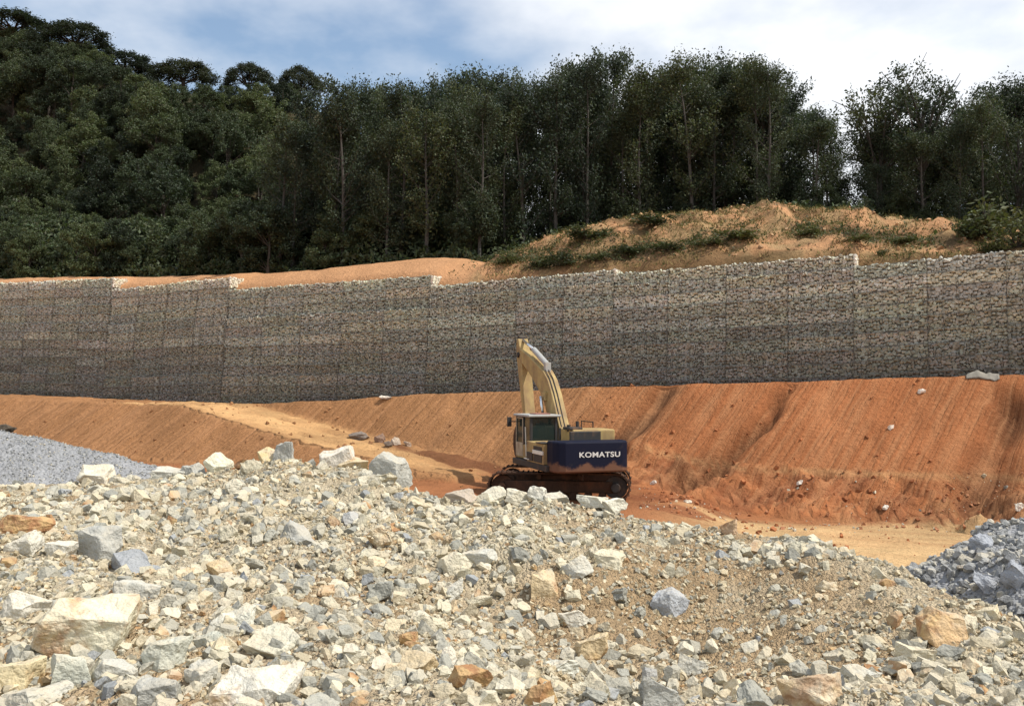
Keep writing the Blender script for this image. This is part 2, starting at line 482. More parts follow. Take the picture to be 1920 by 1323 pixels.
# ------------------------------------------------------------------ stones: prototypes
def cut_rock(seed, cuts=6, dims=(1, 0.8, 0.65), detail=0, rough=0.05, bevel=0.0):
    """a block split by random planes: flat fracture faces and sharp arrises; bounds normalised to 1"""
    r = random.Random(seed)
    bm = bmesh.new()
    bmesh.ops.create_cube(bm, size=1.0)
    for v in bm.verts:
        v.co += Vector((r.uniform(-.22, .22), r.uniform(-.22, .22), r.uniform(-.22, .22)))
    for k in range(cuts):
        nrm = Vector((r.gauss(0, 1), r.gauss(0, 1), r.gauss(0, 1))).normalized()
        ext = max(v.co.dot(nrm) for v in bm.verts)
        q = nrm * ext * r.uniform(0.55, 0.85)
        bmesh.ops.bisect_plane(bm, geom=bm.verts[:] + bm.edges[:] + bm.faces[:], plane_co=q, plane_no=nrm, clear_outer=True)
        bmesh.ops.holes_fill(bm, edges=[e for e in bm.edges if e.is_boundary], sides=0)
    bmesh.ops.remove_doubles(bm, verts=bm.verts[:], dist=0.01)
    if bevel:
        bmesh.ops.bevel(bm, geom=bm.edges[:], offset=bevel, segments=1, profile=0.6, affect='EDGES', clamp_overlap=True)
    rot = Euler((r.uniform(-.4, .4), r.uniform(-.4, .4), r.uniform(0, 6.3))).to_matrix()
    for v in bm.verts: v.co = rot @ Vector((v.co.x * dims[0], v.co.y * dims[1], v.co.z * dims[2]))
    bmesh.ops.triangulate(bm, faces=bm.faces[:])
    for k in range(detail):
        lng = [e for e in bm.edges if e.calc_length() > 0.11]
        bmesh.ops.subdivide_edges(bm, edges=lng, cuts=1)
        bmesh.ops.triangulate(bm, faces=bm.faces[:])
    if detail and rough:
        bm.normal_update()
        from mathutils import noise
        off = Vector((seed * 3.1, seed * 1.7, 0))
        for v in bm.verts:
            q = noise.fractal(v.co * 3.2 + off, 1.0, 2.0, 4) * rough + noise.noise(v.co * 1.6 + off) * rough
            st = round((v.co.z + 0.3 * v.co.x) * 5) % 2 * rough * 0.25
            v.co += v.normal * (q - st)
    lo = Vector([min(v.co[i] for v in bm.verts) for i in range(3)]); hi = Vector([max(v.co[i] for v in bm.verts) for i in range(3)])
    for v in bm.verts:
        v.co = Vector([(v.co[i] - (lo[i] + hi[i]) / 2) / (hi[i] - lo[i]) for i in range(3)])
    bm.normal_update()
    return bm
def bm_np(bm):
    bm.verts.ensure_lookup_table(); bm.verts.index_update()
    V = np.array([v.co[:] for v in bm.verts]); Fc = np.array([[v.index for v in f.verts] for f in bm.faces])
    return V, Fc
TINY = [bm_np(cut_rock(100 + i, 2 + i % 2, (1, .85, .7))) for i in range(10)]
SMALL = [bm_np(cut_rock(200 + i, 6 + i % 3, (1, rnd.uniform(.65, 1), rnd.uniform(.5, .8)))) for i in range(24)]
MIDS = []
for i in range(22):
    bm = cut_rock(300 + i, 6 + i % 4, (1, rnd.uniform(.65, 1), rnd.uniform(.45, .8)), 3, 0.085, 0.025)
    me = bpy.data.meshes.new('rock'); bm.to_mesh(me); bm.free(); me.materials.append(M_ROCK)
    MIDS.append(me)

def rot_mats(n, full=True):
    """random rotation matrices (n,3,3)"""
    q = rng.normal(size=(n, 4)); q /= np.linalg.norm(q, axis=1)[:, None]
    w_, x, y, z = q.T
    return np.stack([np.stack([1 - 2 * (y * y + z * z), 2 * (x * y - z * w_), 2 * (x * z + y * w_)], -1),
                     np.stack([2 * (x * y + z * w_), 1 - 2 * (x * x + z * z), 2 * (y * z - x * w_)], -1),
                     np.stack([2 * (x * z - y * w_), 2 * (y * z + x * w_), 1 - 2 * (x * x + y * y)], -1)], 1)
def scatter(name, protos, pos, size, cols, mat):
    """many stones in one mesh"""
    Vs, Fs, Cs, off = [], [], [], 0
    pid = rng.integers(0, len(protos), len(pos))
    for k, (pv, pf) in enumerate(protos):
        idx = np.where(pid == k)[0]
        if not len(idx): continue
        Rm = rot_mats(len(idx))
        asp = rng.uniform(0.7, 1.15, (len(idx), 1, 3))
        v = np.einsum('nij,mnj->mni', Rm.transpose(0, 1, 2), pv[:, None, :] * asp.transpose(1, 0, 2)) * size[idx][None, :, None] + pos[idx][None]
        v = v.transpose(1, 0, 2).reshape(-1, 3)
        f = (pf[None] + (np.arange(len(idx)) * len(pv))[:, None, None]).reshape(-1, 3) + off
        Vs.append(v); Fs.append(f); Cs.append(np.repeat(cols[idx], len(pv), 0)); off += len(v)
    return mesh_np(name, np.concatenate(Vs), np.concatenate(Fs), mat, False, np.concatenate(Cs))

PAL = np.array([(.61, .56, .42, .2), (.58, .50, .35, .4), (.51, .48, .39, .2), (.67, .62, .49, .1), (.39, .38, .325, .12), (.56, .43, .27, .75), (.66, .55, .37, .6), (.38, .39, .39, .05), (.50, .33, .2, .8)])
PALW = np.array([.24, .16, .24, .09, .16, .03, .04, .03, .01])
def pal(n):
    c = PAL[rng.choice(len(PAL), n, p=PALW / PALW.sum())].copy()
    c[:, :3] *= rng.uniform(0.68, 1.04, (n, 1)) * np.array([[1, 1, .985]]); return c
def greypal(n):
    base = np.array([(.285, .285, .275, .05), (.37, .365, .34, .1), (.21, .212, .21, .03), (.46, .44, .38, .3)])
    c = base[rng.choice(4, n, p=[.32, .33, .19, .16])].copy(); c[:, :3] *= rng.uniform(.85, 1.15, (n, 1)); return c

# ------------------------------------------------------------------ rubble mound in the foreground
CRP = np.array([-500, 0, 130, 300, 400, 530, 600, 700, 760, 830, 900, 1000, 1100, 1200, 1300, 1400, 1480, 1560, 1640, 1700, 1800, 1920, 2300])
CRD = np.array([16, 15.5, 15.5, 15.5, 15.5, 15.2, 15, 14.6, 14, 13.6, 13.3, 13, 12.8, 12.4, 12, 11.6, 11.1, 10.2, 9.2, 8.7, 8, 7.2, 6])
CRY = np.array([905, 908, 902, 893, 884, 868, 876, 884, 916, 940, 936, 943, 960, 972, 984, 1000, 1003, 1033, 1068, 1093, 1133, 1172, 1250])
CRZ = np.array([CAMZ + ray(p, y)[1] * d_ for p, d_, y in zip(CRP, CRD, CRY)])
def rubble_z(X, Y, detail=True):
    X = np.asarray(X, float); Y = np.asarray(Y, float)
    px_ = CX + F * X / np.maximum(Y, 4.0)
    dc = np.interp(px_, CRP, CRD); zc = np.interp(px_, CRP, CRZ)
    t = np.clip(Y / dc, 0, 1)
    near = 2.38 + 0.10 * np.sin(X * 0.9 + 1) - 0.12 * sst(2.5, 5, X)
    scoop = 0.62 * np.exp(-((X - 0.9) / 1.6) ** 2) * (1 - sst(7.9, 9.3, Y + 0.35 * np.sin(X * 2.1))) * sst(4.2, 6.4, Y)
    z = near * (1 - sst(0.45, 1, t)) + zc * sst(0.45, 1, t) - scoop
    z = z - np.clip(Y - dc, 0, None) * 0.72
    z = z - 0.5 * np.clip(3.2 - Y, 0, None) * 0.3
    if detail:
        z = z + 0.20 * fbm(X * 0.8, Y * 0.8, 4, 81) + 0.05 * fbm(X * 5, Y * 5, 3, 83)
    return z
def grav_l(X, Y):
    """smooth heap of crushed grey stone on the left"""
    zr = np.interp(X, [-26, -20, -16.5, -12.7, -11.4, -10.05, -8.7, -8.2, -4.5], [1.0, 3.6, 3.6, 3.08, 2.60, 2.28, 1.92, 1.75, -0.6])
    z = zr - 0.62 * np.sqrt((Y - 22 - 0.12 * X) ** 2 * 0.8 + 0.05) + 0.5
    return z + 0.22 * fbm(X * 0.6, Y * 0.6, 3, 91) + 0.04 * fbm(X * 3, Y * 3, 3, 93)
def grav_r(X, Y):
    """heap of blue-grey blasted rock on the right"""
    r = np.hypot((X - 9.55), (Y - 13.4) * 1.0)
    return np.minimum(1.62 - 0.03 * r, 2.95 - 0.60 * r) + 0.3 * fbm(X * 0.9, Y * 0.9, 4, 95)

xa = np.arange(-17, 8.5, 0.075); ya = np.concatenate([np.arange(-3, 2.8, 0.3), np.arange(2.8, 21, 0.075)])
Xr, Yr = np.meshgrid(xa, ya, indexing='ij')
Zr = rubble_z(Xr, Yr) + 0.05 * fbm(Xr * 12, Yr * 12, 2, 85)
def soil_tone(X, Y):
    n = fbm(X * 0.7, Y * 0.7, 4, 87)
    a = np.array([.54, .455, .315]); b = np.array([.40, .285, .165])
    k = np.clip(0.4 + 1.9 * n + 0.9 * np.exp(-(((X - 1.0) / 1.8) ** 2 + ((Y - 8.0) / 1.5) ** 2)), 0, 1)[..., None]
    return a * (1 - k) + b * k
m = MT('crushed_rubble_fines', 0.95, 0.1); p = m.pos(); a = m.attr()
vor = m.n('ShaderNodeTexVoronoi'); vor.inputs['Scale'].default_value = 30; m.l(p, vor.inputs['Vector'])
vor2 = m.n('ShaderNodeTexVoronoi'); vor2.inputs['Scale'].default_value = 75; m.l(p, vor2.inputs['Vector'])
bw = m.n('ShaderNodeRGBToBW'); m.l(vor.outputs['Color'], bw.inputs[0])
k = m.math('MULTIPLY_ADD', bw.outputs[0], 0.5, 0.72)
k = m.math('MULTIPLY', k, m.math('MULTIPLY_ADD', m.noise(3, 6, p, .65), 0.7, 0.65))
m.color(m.scale(a.outputs['Color'], k))
h = m.math('ADD', m.math('MULTIPLY', vor.outputs['Distance'], -1.2), m.math('MULTIPLY', vor2.outputs['Distance'], -0.6))
m.bump(m.math('ADD', h, m.noise(14, 5, p, .65)), 0.035, 1.0)
M_FINES = m.m
me = mesh_np('rubble_mound', np.stack([Xr.ravel(), Yr.ravel(), Zr.ravel()], 1), grid_faces(*Xr.shape), M_FINES, True, soil_tone(Xr, Yr).reshape(-1, 3))
tag(link('rubble_mound', me), kind='structure')

def march(px, py, fn, lo=3.0, hi=30.0, step=0.03):
    a, b = ray(px, py)
    D = np.arange(lo, hi, step)
    hit = np.where(CAMZ + b * D <= fn(a * D, D))[0]
    i = hit[0] if len(hit) else len(D) - 1
    return Vector((a * D[i], D[i], CAMZ + b * D[i]))

# hand-placed rocks: photo box x0,y0,x1,y1, colour, iron stain, label
CREAM, WHITE, GREYW, GREY, BLUE, TANR, BROWN, GREEN = (.70, .64, .47), (.73, .69, .58), (.58, .565, .49), (.45, .445, .40), (.37, .38, .385), (.64, .50, .30), (.44, .26, .15), (.58, .58, .48)
HERO = [
 (66, 1118, 238, 1246, (.80, .74, .55), .68, 'huge cream boulder with a rusty top corner, biggest rock in the heap', 1),
 (88, 1225, 163, 1308, GREEN, .05, 'blunt post-shaped greenish grey rock leaning below the huge boulder', 2),
 (-30, 1238, 62, 1305, (.74, .62, .38), .5, 'rounded yellow-tan rock at the lower left edge of the heap', 3),
 (-10, 1292, 115, 1345, GREYW, .05, 'flat pale grey rock in the lower left corner', 4),
 (392, 1255, 550, 1345, (.84, .80, .68), .55, 'big white rock with an orange stained right half at the bottom edge', 5),
 (158, 1236, 250, 1292, GREYW, .05, 'pale speckled slab right of the post-shaped rock', 6),
 (268, 1200, 342, 1266, GREEN, .05, 'greenish grey wedge rock right of the huge boulder', 7),
 (395, 1134, 468, 1190, (.76, .75, .64), .05, 'pale flat slab tilted towards the right above the greenish rocks', 8),
 (358, 1184, 426, 1224, GREEN, .05, 'small greenish rock under the tilted pale slab', 9),
 (-10, 1108, 82, 1172, WHITE, .1, 'white broken rock at the left edge beside the huge boulder', 10),
 (140, 985, 218, 1066, GREY, .15, 'dark grey upright triangular rock on the left of the heap', 11),
 (192, 1032, 292, 1086, BLUE, .05, 'blue grey low boulder beside the upright triangular rock', 12),
 (-10, 962, 92, 1010, BROWN, .9, 'red-brown block lying at the left edge of the heap', 13),
 (10, 992, 64, 1045, WHITE, .1, 'white angular rock just below the red-brown block', 14),
 (85, 1012, 140, 1048, WHITE, .15, 'small white rock right of the red-brown block', 15),
 (818, 1034, 884, 1088, (.74, .68, .52), .2, 'cream rock sitting on the ledge in the middle of the heap', 16),
 (865, 1028, 950, 1064, GREYW, .1, 'long flat grey rock right of the cream ledge rock', 17),
 (815, 1085, 866, 1130, GREYW, .1, 'rounded grey rock below the cream ledge rock', 18),
 (1222, 1104, 1296, 1166, (.42, .44, .46), .0, 'lone blue grey boulder in the brown hollow of the heap', 19),
 (1050, 1040, 1112, 1092, GREYW, .35, 'pale rock at the lip of the brown hollow', 20),
 (1116, 1030, 1178, 1072, CREAM, .3, 'cream rock right of the pale lip rock', 21),
 (996, 1068, 1052, 1132, TANR, .55, 'tan rock hanging at the left end of the brown hollow', 22),
 (1048, 1142, 1102, 1178, WHITE, .0, 'thin white slab lying in the brown hollow', 23),
 (1732, 1142, 1812, 1218, (.70, .48, .26), .7, 'orange tan wedge rock on the right flank of the heap', 24),
 (1470, 1262, 1580, 1345, (.80, .72, .54), .7, 'large slab with a brown front face at the bottom right', 25),
 (1200, 1262, 1284, 1340, GREY, .05, 'rough grey round rock at the bottom middle', 26),
 (1078, 1188, 1144, 1244, TANR, .6, 'orange tan pointed rock left of the bottom middle', 27),
 (1022, 1234, 1084, 1268, (.74, .74, .64), .0, 'pale flat rock under the orange pointed rock', 28),
 (980, 1272, 1044, 1340, (.58, .36, .17), .8, 'rusty orange rock at the bottom edge', 29),
 (1688, 1204, 1752, 1256, CREAM, .45, 'cream block with a brown left side on the right flank', 30),
 (748, 1224, 818, 1272, TANR, .4, 'tan rock lying left of a white splinter rock', 31),
 (820, 1212, 858, 1266, WHITE, .05, 'white upright splinter rock between two tan rocks', 32),
 (838, 1248, 922, 1302, (.46, .28, .15), .85, 'brown wedge rock at the bottom centre', 33),
 (455, 1182, 562, 1240, (.66, .63, .50), .25, 'broad cream grey boulder sunk in fines left of centre', 34),
 (1585, 1245, 1655, 1285, GREYW, .1, 'flat grey rock at the lower right', 35),
 (1270, 1075 + 150, 1330, 1270, GREYW, .1, 'grey rock above the rough round rock', 36),
 (345, 1240, 400, 1300, GREYW, .1, 'grey rock left of the orange stained white rock', 37),
 (235, 1270, 330, 1335, GREY, .1, 'grey angular rock at the bottom left beside the speckled slab', 38),
 (200, 1085, 300, 1140, GREYW, .1, 'pale lumpy rock above the huge boulder', 39),
 (385, 1045, 445, 1092, TANR, .6, 'tan rock with a darker left face, left of centre', 40),
 (438, 1068, 470, 1108, BLUE, .0, 'small blue grey rock right of the tan rock', 41),
 (515, 975, 585, 1025, GREY, .1, 'purple grey peaked rock in the upper middle of the heap', 42),
 (1820, 1095, 1880, 1140, (.56, .54, .42), .1, 'olive grey smooth block at the foot of the blue grey heap', 43),
 (1840, 1135, 1885, 1170, (.74, .64, .42), .4, 'yellowish block on the right edge of the pale heap', 44),
 # crest
 (382, 848, 434, 898, (.78, .74, .56), .1, 'cream upright rock standing on the left crest', 50),
 (478, 846, 524, 884, (.66, .52, .28), .55, 'tan rock on the crest beside a grey one', 51),
 (508, 836, 548, 884, GREY, .05, 'topmost grey rock on the crest', 52),
 (434, 862, 482, 890, BROWN, .8, 'brown rock on the crest left of the tan one', 53),
 (596, 866, 668, 920, (.76, .70, .60), .4, 'white wedge rock on the crest with a rusty left face', 54),
 (688, 858, 768, 934, (.47, .47, .42), .2, 'dark grey pyramid rock at the end of the left crest', 55),
 (636, 858, 690, 884, TANR, .5, 'small tan rock behind the white wedge on the crest', 56),
 (130, 866, 204, 908, (.76, .70, .56), .35, 'pale rock with a rusty end below the gravel pile', 57),
 (285, 880, 345, 912, GREYW, .1, 'pale low rock on the left crest', 58),
 (340, 872, 382, 908, GREY, .1, 'greenish grey rock left of the upright crest rock', 59),
 (904, 884, 948, 922, (.80, .76, .62), .05, 'white rock in front of the excavator track, leftmost of its row', 60),
 (948, 900, 992, 932, (.78, .72, .56), .2, 'cream rock in front of the excavator track, second of its row', 61),
 (990, 900, 1026, 932, (.80, .77, .66), .05, 'white rock in front of the excavator track, third of its row', 62),
 (1022, 918, 1068, 946, GREYW, .15, 'grey rock in front of the excavator track, fourth of its row', 63),
 (1084, 926, 1140, 952, (.74, .72, .60), .05, 'pale flat rock below the excavator counterweight', 64),
 (1130, 920, 1178, 950, (.76, .73, .60), .1, 'cream rock below the right end of the excavator', 65),
 (835, 930, 900, 962, (.50, .42, .34), .5, 'brownish rock in the dip of the crest', 66),
 (1350, 955, 1385, 985, (.56, .40, .26), .6, 'brown pointed rock on the crest right of the excavator', 67),
]
rocks_xy = []
for (x0, y0, x1, y1, c, rust, lab, seed) in HERO:
    xc = (x0 + x1) / 2
    yb = y0 + 0.80 * (y1 - y0)
    if seed >= 50: yb = y0 + 0.9 * (y1 - y0)
    D = None
    if seed >= 50:
        dc = float(np.interp(xc, CRP, CRD)) - 0.25
        a, b = ray(xc, yb); X = a * dc
        D = dc; q = Vector((X, dc, float(rubble_z(X, dc))))
        q.z = max(q.z, CAMZ + b * dc) if q.z > CAMZ + b * dc - 0.15 else q.z
        q.z = min(q.z, float(rubble_z(X, dc)) + 0.06)
    else:
        q = march(xc, yb, rubble_z)
        D = q.y
    wd = (x1 - x0) * D / F * 1.06; ht = (y1 - y0) * D / F * 1.15
    dp = wd * (0.62 + 0.3 * ((seed * 37) % 10) / 10)
    bm = cut_rock(500 + seed, 5 + seed % 3, (1, .8, .7), 4 if (x1 - x0) > 80 else 3, 0.05, 0.015)
    me = bpy.data.meshes.new('rock'); bm.to_mesh(me); bm.free(); me.materials.append(M_ROCK)
    o = link('rock', me)
    o.location = (q.x, q.y + dp * 0.25, q.z + ht * 0.15)
    o.scale = (wd, dp, ht)
    o.rotation_euler = (0, 0, 0)
    o.color = tuple(.88 * v_ for v_ in c) + (rust,)
    tag(o, lab, 'rock', 'rocks of the pale rubble heap')
    rocks_xy.append((o.location.x, o.location.y, wd * 0.5))

def tone_word(c):
    if c[3] > .7: return 'rusty brown'
    if c[3] > .4: return 'tan'
    if c[0] < .36: return 'dark grey'
    if c[0] < .46: return 'grey'
    if c[0] > .62: return 'whitish'
    return 'cream'
npx = 0; tries = 0
while npx < 185 and tries < 8000:
    tries += 1
    px_ = rnd.uniform(-30, 1950)
    cy = float(np.interp(px_, CRP, CRY))
    py_ = cy + 6 + (1345 - cy) * rnd.random() ** 0.9
    q = march(px_, py_, rubble_z, step=0.06)
    if npx < 34:
        px_ = rnd.uniform(120, 860); cy = float(np.interp(px_, CRP, CRY)); py_ = cy + rnd.uniform(4, 32); q = march(px_, py_, rubble_z, step=0.06)
    in_hollow = math.hypot((q.x - .9) / 1.6, (q.y - 7.8) / 1.4) < 1
    if in_hollow and rnd.random() < 0.8: continue
    if py_ > 1130 and px_ < 800 and rnd.random() < 0.5: continue
    if px_ > 1000 and rnd.random() < 0.55: continue
    sz = rnd.choice([.12, .13, .15, .17, .2, .24, .3]) * (0.75 + 0.03 * q.y) * (0.8 if px_ > 1100 else 1)
    if any((q.x - a) ** 2 + (q.y - b) ** 2 < (0.75 * (sz * .5 + c)) ** 2 for a, b, c in rocks_xy): continue
    rocks_xy.append((q.x, q.y, sz * .5)); npx += 1
    o = link('rock', MIDS[rnd.randrange(len(MIDS))])
    sx, sy, sz_ = sz * rnd.uniform(.9, 1.25), sz * rnd.uniform(.65, 1), sz * rnd.uniform(.5, .85)
    o.scale = (sx, sy, sz_)
    o.rotation_euler = (rnd.uniform(-.5, .5), rnd.uniform(-.5, .5), rnd.uniform(0, 6.28))
    o.location = (q.x, q.y, float(rubble_z(q.x, q.y)) + sz_ * 0.1)
    c = pal(1)[0]; o.color = tuple(c)
    side = 'left' if px_ < 640 else ('middle' if px_ < 1250 else 'right')
    row = 'far' if q.y > 10.5 else ('central' if q.y > 6.5 else 'near')
    tag(o, '%s broken rock among others in the %s %s of the pale rubble heap' % (tone_word(c), row, side), 'rock', 'rocks of the pale rubble heap')

# countless smaller stones of the heap
def frustum_pts(n, y0, y1, power, margin=1.12):
    u = rng.random(n); Yv = y0 * (y1 / y0) ** (u ** power)
    Xv = rng.uniform(-1, 1, n) * 0.577 * margin * Yv
    return Xv, Yv
def rubble_layer(n, smin, smax, k, y1=17.5, ex=2.2):
    Xv, Yv = frustum_pts(n, 3.4, y1, 0.8)
    dc = np.interp(CX + F * Xv / Yv, CRP, CRD)
    dens = 0.5 + 1.3 * fbm(Xv * 0.7, Yv * 0.7, 3, 101) - 0.12 * sst(0, 2, Xv)
    hol = np.exp(-(((Xv - .9) / 1.4) ** 2 + ((Yv - 7.8) / 1.2) ** 2))
    prob = np.clip(dens - 0.45 * hol, 0.12, 1) if smax > .06 else np.clip(.62 + 1.5 * fbm(Xv * 0.55, Yv * 0.55, 3, 103) - .4 * hol, .2, 1)
    keep = (Yv < dc + 1.6) & (rng.random(n) < prob)
    Xv, Yv = Xv[keep], Yv[keep]
    size = smin + (smax - smin) * rng.random(len(Xv)) ** ex
    size *= (0.6 + 0.06 * Yv) if k else 1
    Zv = rubble_z(Xv, Yv) + size * 0.08
    return np.stack([Xv, Yv, Zv], 1), size
p1, z1 = rubble_layer(20000, .04, .165, True, ex=3.2)
p2, z2 = rubble_layer(78000, .02, .058, True, ex=1.8)
m1 = scatter('rubble', SMALL, p1, z1, pal(len(p1)), M_RUBBLE)
o = link('rubble_stones', m1); tag(o, 'mass of small broken white and cream stones covering the foreground heap', 'rubble', kind='stuff')
m2 = scatter('rubble', TINY, p2, z2, pal(len(p2)) * np.array([.93, .88, .8, 1]), M_RUBBLE)
o = link('rubble_chips', m2); tag(o, 'fine stone chips lying between the larger stones of the foreground heap', 'rubble', kind='stuff')

# ------------------------------------------------------------------ grey gravel pile, left
xa = np.arange(-27, -3.5, 0.12); ya = np.arange(15.5, 29, 0.12)
Xg, Yg = np.meshgrid(xa, ya, indexing='ij')
m = MT('crushed_grey_stone', 0.9, 0.2); p = m.pos()
vor = m.n('ShaderNodeTexVoronoi'); vor.inputs['Scale'].default_value = 16; m.l(p, vor.inputs['Vector'])
bw = m.n('ShaderNodeRGBToBW'); m.l(vor.outputs['Color'], bw.inputs[0])
rgb = m.n('ShaderNodeRGB'); rgb.outputs[0].default_value = (.285, .287, .29, 1)
k = m.math('MULTIPLY', m.math('MULTIPLY_ADD', bw.outputs[0], 0.4, 0.78), m.math('MULTIPLY_ADD', m.noise(0.9, 5, p), 0.6, 0.7))
m.color(m.scale(rgb.outputs[0], k))
m.bump(m.math('ADD', m.math('MULTIPLY', vor.outputs['Distance'], -1.0), m.noise(9, 5, p)), 0.06, 0.9)
gp = link('gravel_pile', mesh_np('gravel_pile', np.stack([Xg.ravel(), Yg.ravel(), grav_l(Xg, Yg).ravel()], 1), grid_faces(*Xg.shape), m.m, True))
tag(gp, 'smooth light grey heap of fine crushed stone at the left edge', 'gravel pile')
nn = 9000
Xv = rng.uniform(-16, -6, nn); Yv = rng.uniform(17, 23, nn); sz = rng.uniform(.02, .055, nn)
g1 = greypal(nn); g1[:, :3] *= 0.95
o = link('gravel', scatter('gravel', TINY, np.stack([Xv, Yv, grav_l(Xv, Yv) + sz * .1], 1), sz, g1, M_RUBBLE), gp); o['kind'] = 'stuff'
o = link('rock', MIDS[3]); o.scale = (.5, .4, .22); q = P(10, 798, 21.0); o.location = (q.x, q.y, float(grav_l(q.x, q.y)) + .1); o.color = (.09, .07, .05, 0)
tag(o, 'dark flat lump lying on top of the grey gravel pile', 'rock')

# ------------------------------------------------------------------ blue-grey rock pile, right
xa = np.arange(3.2, 15, 0.1); ya = np.arange(7.5, 19, 0.1)
Xg, Yg = np.meshgrid(xa, ya, indexing='ij')
Zg = grav_r(Xg, Yg)
rp = link('rock_pile', mesh_np('rock_pile', np.stack([Xg.ravel(), Yg.ravel(), Zg.ravel()], 1), grid_faces(*Xg.shape), m.m, True))
tag(rp, 'heap of broken blue grey rock at the right edge', 'rock pile')
nn = 8500
Xv = rng.uniform(3.6, 11, nn); Yv = rng.uniform(8.5, 16, nn); sz = .03 + .15 * rng.random(nn) ** 2.4
ok = grav_r(Xv, Yv) > -0.9
Xv, Yv, sz = Xv[ok], Yv[ok], sz[ok]
o = link('broken_stone', scatter('broken_stone', SMALL, np.stack([Xv, Yv, grav_r(Xv, Yv) + sz * .2], 1), sz, greypal(len(Xv)), M_RUBBLE), rp); o['kind'] = 'stuff'
cnt = 0; tries = 0; placed = []
BIG = [(1825, 1000, 1865, 1035, 'dark squared rock standing on top of the blue grey heap'), (1830, 1070, 1890, 1115, 'rounded blue grey boulder low on the blue grey heap'), (1890, 1050, 1940, 1110, 'large flat-faced blue grey rock at the right picture edge'), (1790, 1085, 1815, 1112, 'small pinkish grey rock between boulders of the blue grey heap')]
for x0, y0, x1, y1, lab in BIG:
    q = march((x0 + x1) / 2, y0 + .8 * (y1 - y0), grav_r, 8); wd = (x1 - x0) * q.y / F * 1.1; ht = (y1 - y0) * q.y / F * 1.2
    o = link('rock', MIDS[(x0 + y0) % len(MIDS)]); o.location = q + Vector((0, wd * .2, ht * .15)); o.scale = (wd, wd * .8, ht); o.color = (.33, .345, .37, 0)
    tag(o, lab, 'rock', 'rocks of the blue grey heap'); placed.append((q.x, q.y, wd * .5))
while cnt < 58 and tries < 4000:
    tries += 1
    X = rnd.uniform(4.6, 9.5); Y = rnd.uniform(9, 14.5); z = float(grav_r(X, Y))
    if z < 0.3 or topx(X, Y) > 1990: continue
    sz = rnd.choice([.15, .18, .2, .24, .3, .4])
    if any((X - a) ** 2 + (Y - b) ** 2 < (.7 * (sz * .5 + c)) ** 2 for a, b, c in placed): continue
    placed.append((X, Y, sz * .5)); cnt += 1
    o = link('rock', MIDS[rnd.randrange(len(MIDS))]); o.location = (X, Y, z + sz * .15)
    o.scale = (sz, sz * rnd.uniform(.6, 1), sz * rnd.uniform(.5, .8)); o.rotation_euler = (rnd.uniform(-.6, .6), rnd.uniform(-.6, .6), rnd.uniform(0, 6.28))
    c = greypal(1)[0]; o.color = tuple(c)
    tag(o, '%s broken rock piled with others on the blue grey heap' % ('pale grey' if c[0] > .36 else ('dark grey' if c[0] < .26 else 'mid grey')), 'rock', 'rocks of the blue grey heap')

# ------------------------------------------------------------------ gabion wall
COURSE = 0.62
m = MT('gabion_stone', 0.9, 0.2); p = m.pos()
oi = m.n('ShaderNodeObjectInfo'); a = m.attr()
c = m.mix(1.0, a.outputs['Color'], oi.outputs['Color'], 'MULTIPLY')
c = m.scale(c, m.math('MULTIPLY_ADD', m.noise(5, 5, p, .6), 0.9, 0.55))
c = m.mix(m.math('MULTIPLY', m.ramp(m.noise(0.8, 5, p, .6), .60, .78), .25), c, (.26, .20, .13))
m.color(c); m.bump(m.noise(14, 4, p), .04, .7)
M_GAB = m.m
M_CORE = plain('gabion_core', (.24, .225, .19), .95, .1, .3, 5)
M_WIRE = plain('galvanised_wire', (.15, .14, .12), .6, .4, .2, 9)
BW = 3.0
def basket_layout(seed):
    r = random.Random(seed); st = []
    rows = 5; hh = COURSE / rows
    for j in range(rows):
        x = -BW / 2
        while x < BW / 2 - 0.05:
            wdt = min(r.uniform(.08, .22), BW / 2 - x)
            st.append((x + wdt / 2, hh * (j + .5) + r.uniform(-.06, .06), wdt * 1.04, hh * r.uniform(.75, 1.5), r.uniform(-.05, .04), r.randrange(24), r.uniform(.78, 1.08)))
            x += wdt
    return st
LAY = [basket_layout(40 + i) for i in range(8)]
def fill_mesh(lay, seed):
    r = np.random.default_rng(seed)
    Vs, Fs, Cs, off = [], [], [], 0
    for x, z, wdt, h_, dy, pid, br in lay:
        pv, pf = SMALL[pid]
        a_ = r.uniform(-.9, .9); ca, sa_ = math.cos(a_), math.sin(a_)
        v = pv.copy(); v = np.stack([v[:, 0] * ca - v[:, 2] * sa_, v[:, 1], v[:, 0] * sa_ + v[:, 2] * ca], 1)
        v = v * np.array([wdt * 1.15, .18, h_ * 1.18]) + np.array([x, -0.04 + dy * .6, z])
        Vs.append(v); Fs.append(pf + off); off += len(v)
        tint = np.array([br * r.uniform(.95, 1.06), br, br * r.uniform(.9, 1.03)])
        Cs.append(np.repeat(tint[None], len(v), 0))
    return mesh_np('stone_fill', np.concatenate(Vs), np.concatenate(Fs), M_GAB, False, np.concatenate(Cs))
FILL = [fill_mesh(l_, i) for i, l_ in enumerate(LAY)]
STONE = []
for pv, pf in SMALL[:24]:
    STONE.append(mesh_np('stone', pv, pf, M_GAB, False, np.ones((len(pv), 3))))
def boxes_mesh(name, bxs, mat):
    V_, F_ = [], []
    q = np.array([(0, 1, 3, 2), (4, 6, 7, 5), (0, 4, 5, 1), (2, 3, 7, 6), (0, 2, 6, 4), (1, 5, 7, 3)])
    for i, (x0, x1, y0, y1, z0, z1_) in enumerate(bxs):
        V_ += [(x, y, z) for x in (x0, x1) for y in (y0, y1) for z in (z0, z1_)]
        F_.append(q + 8 * i)
    return mesh_np(name, V_, np.concatenate(F_), mat)
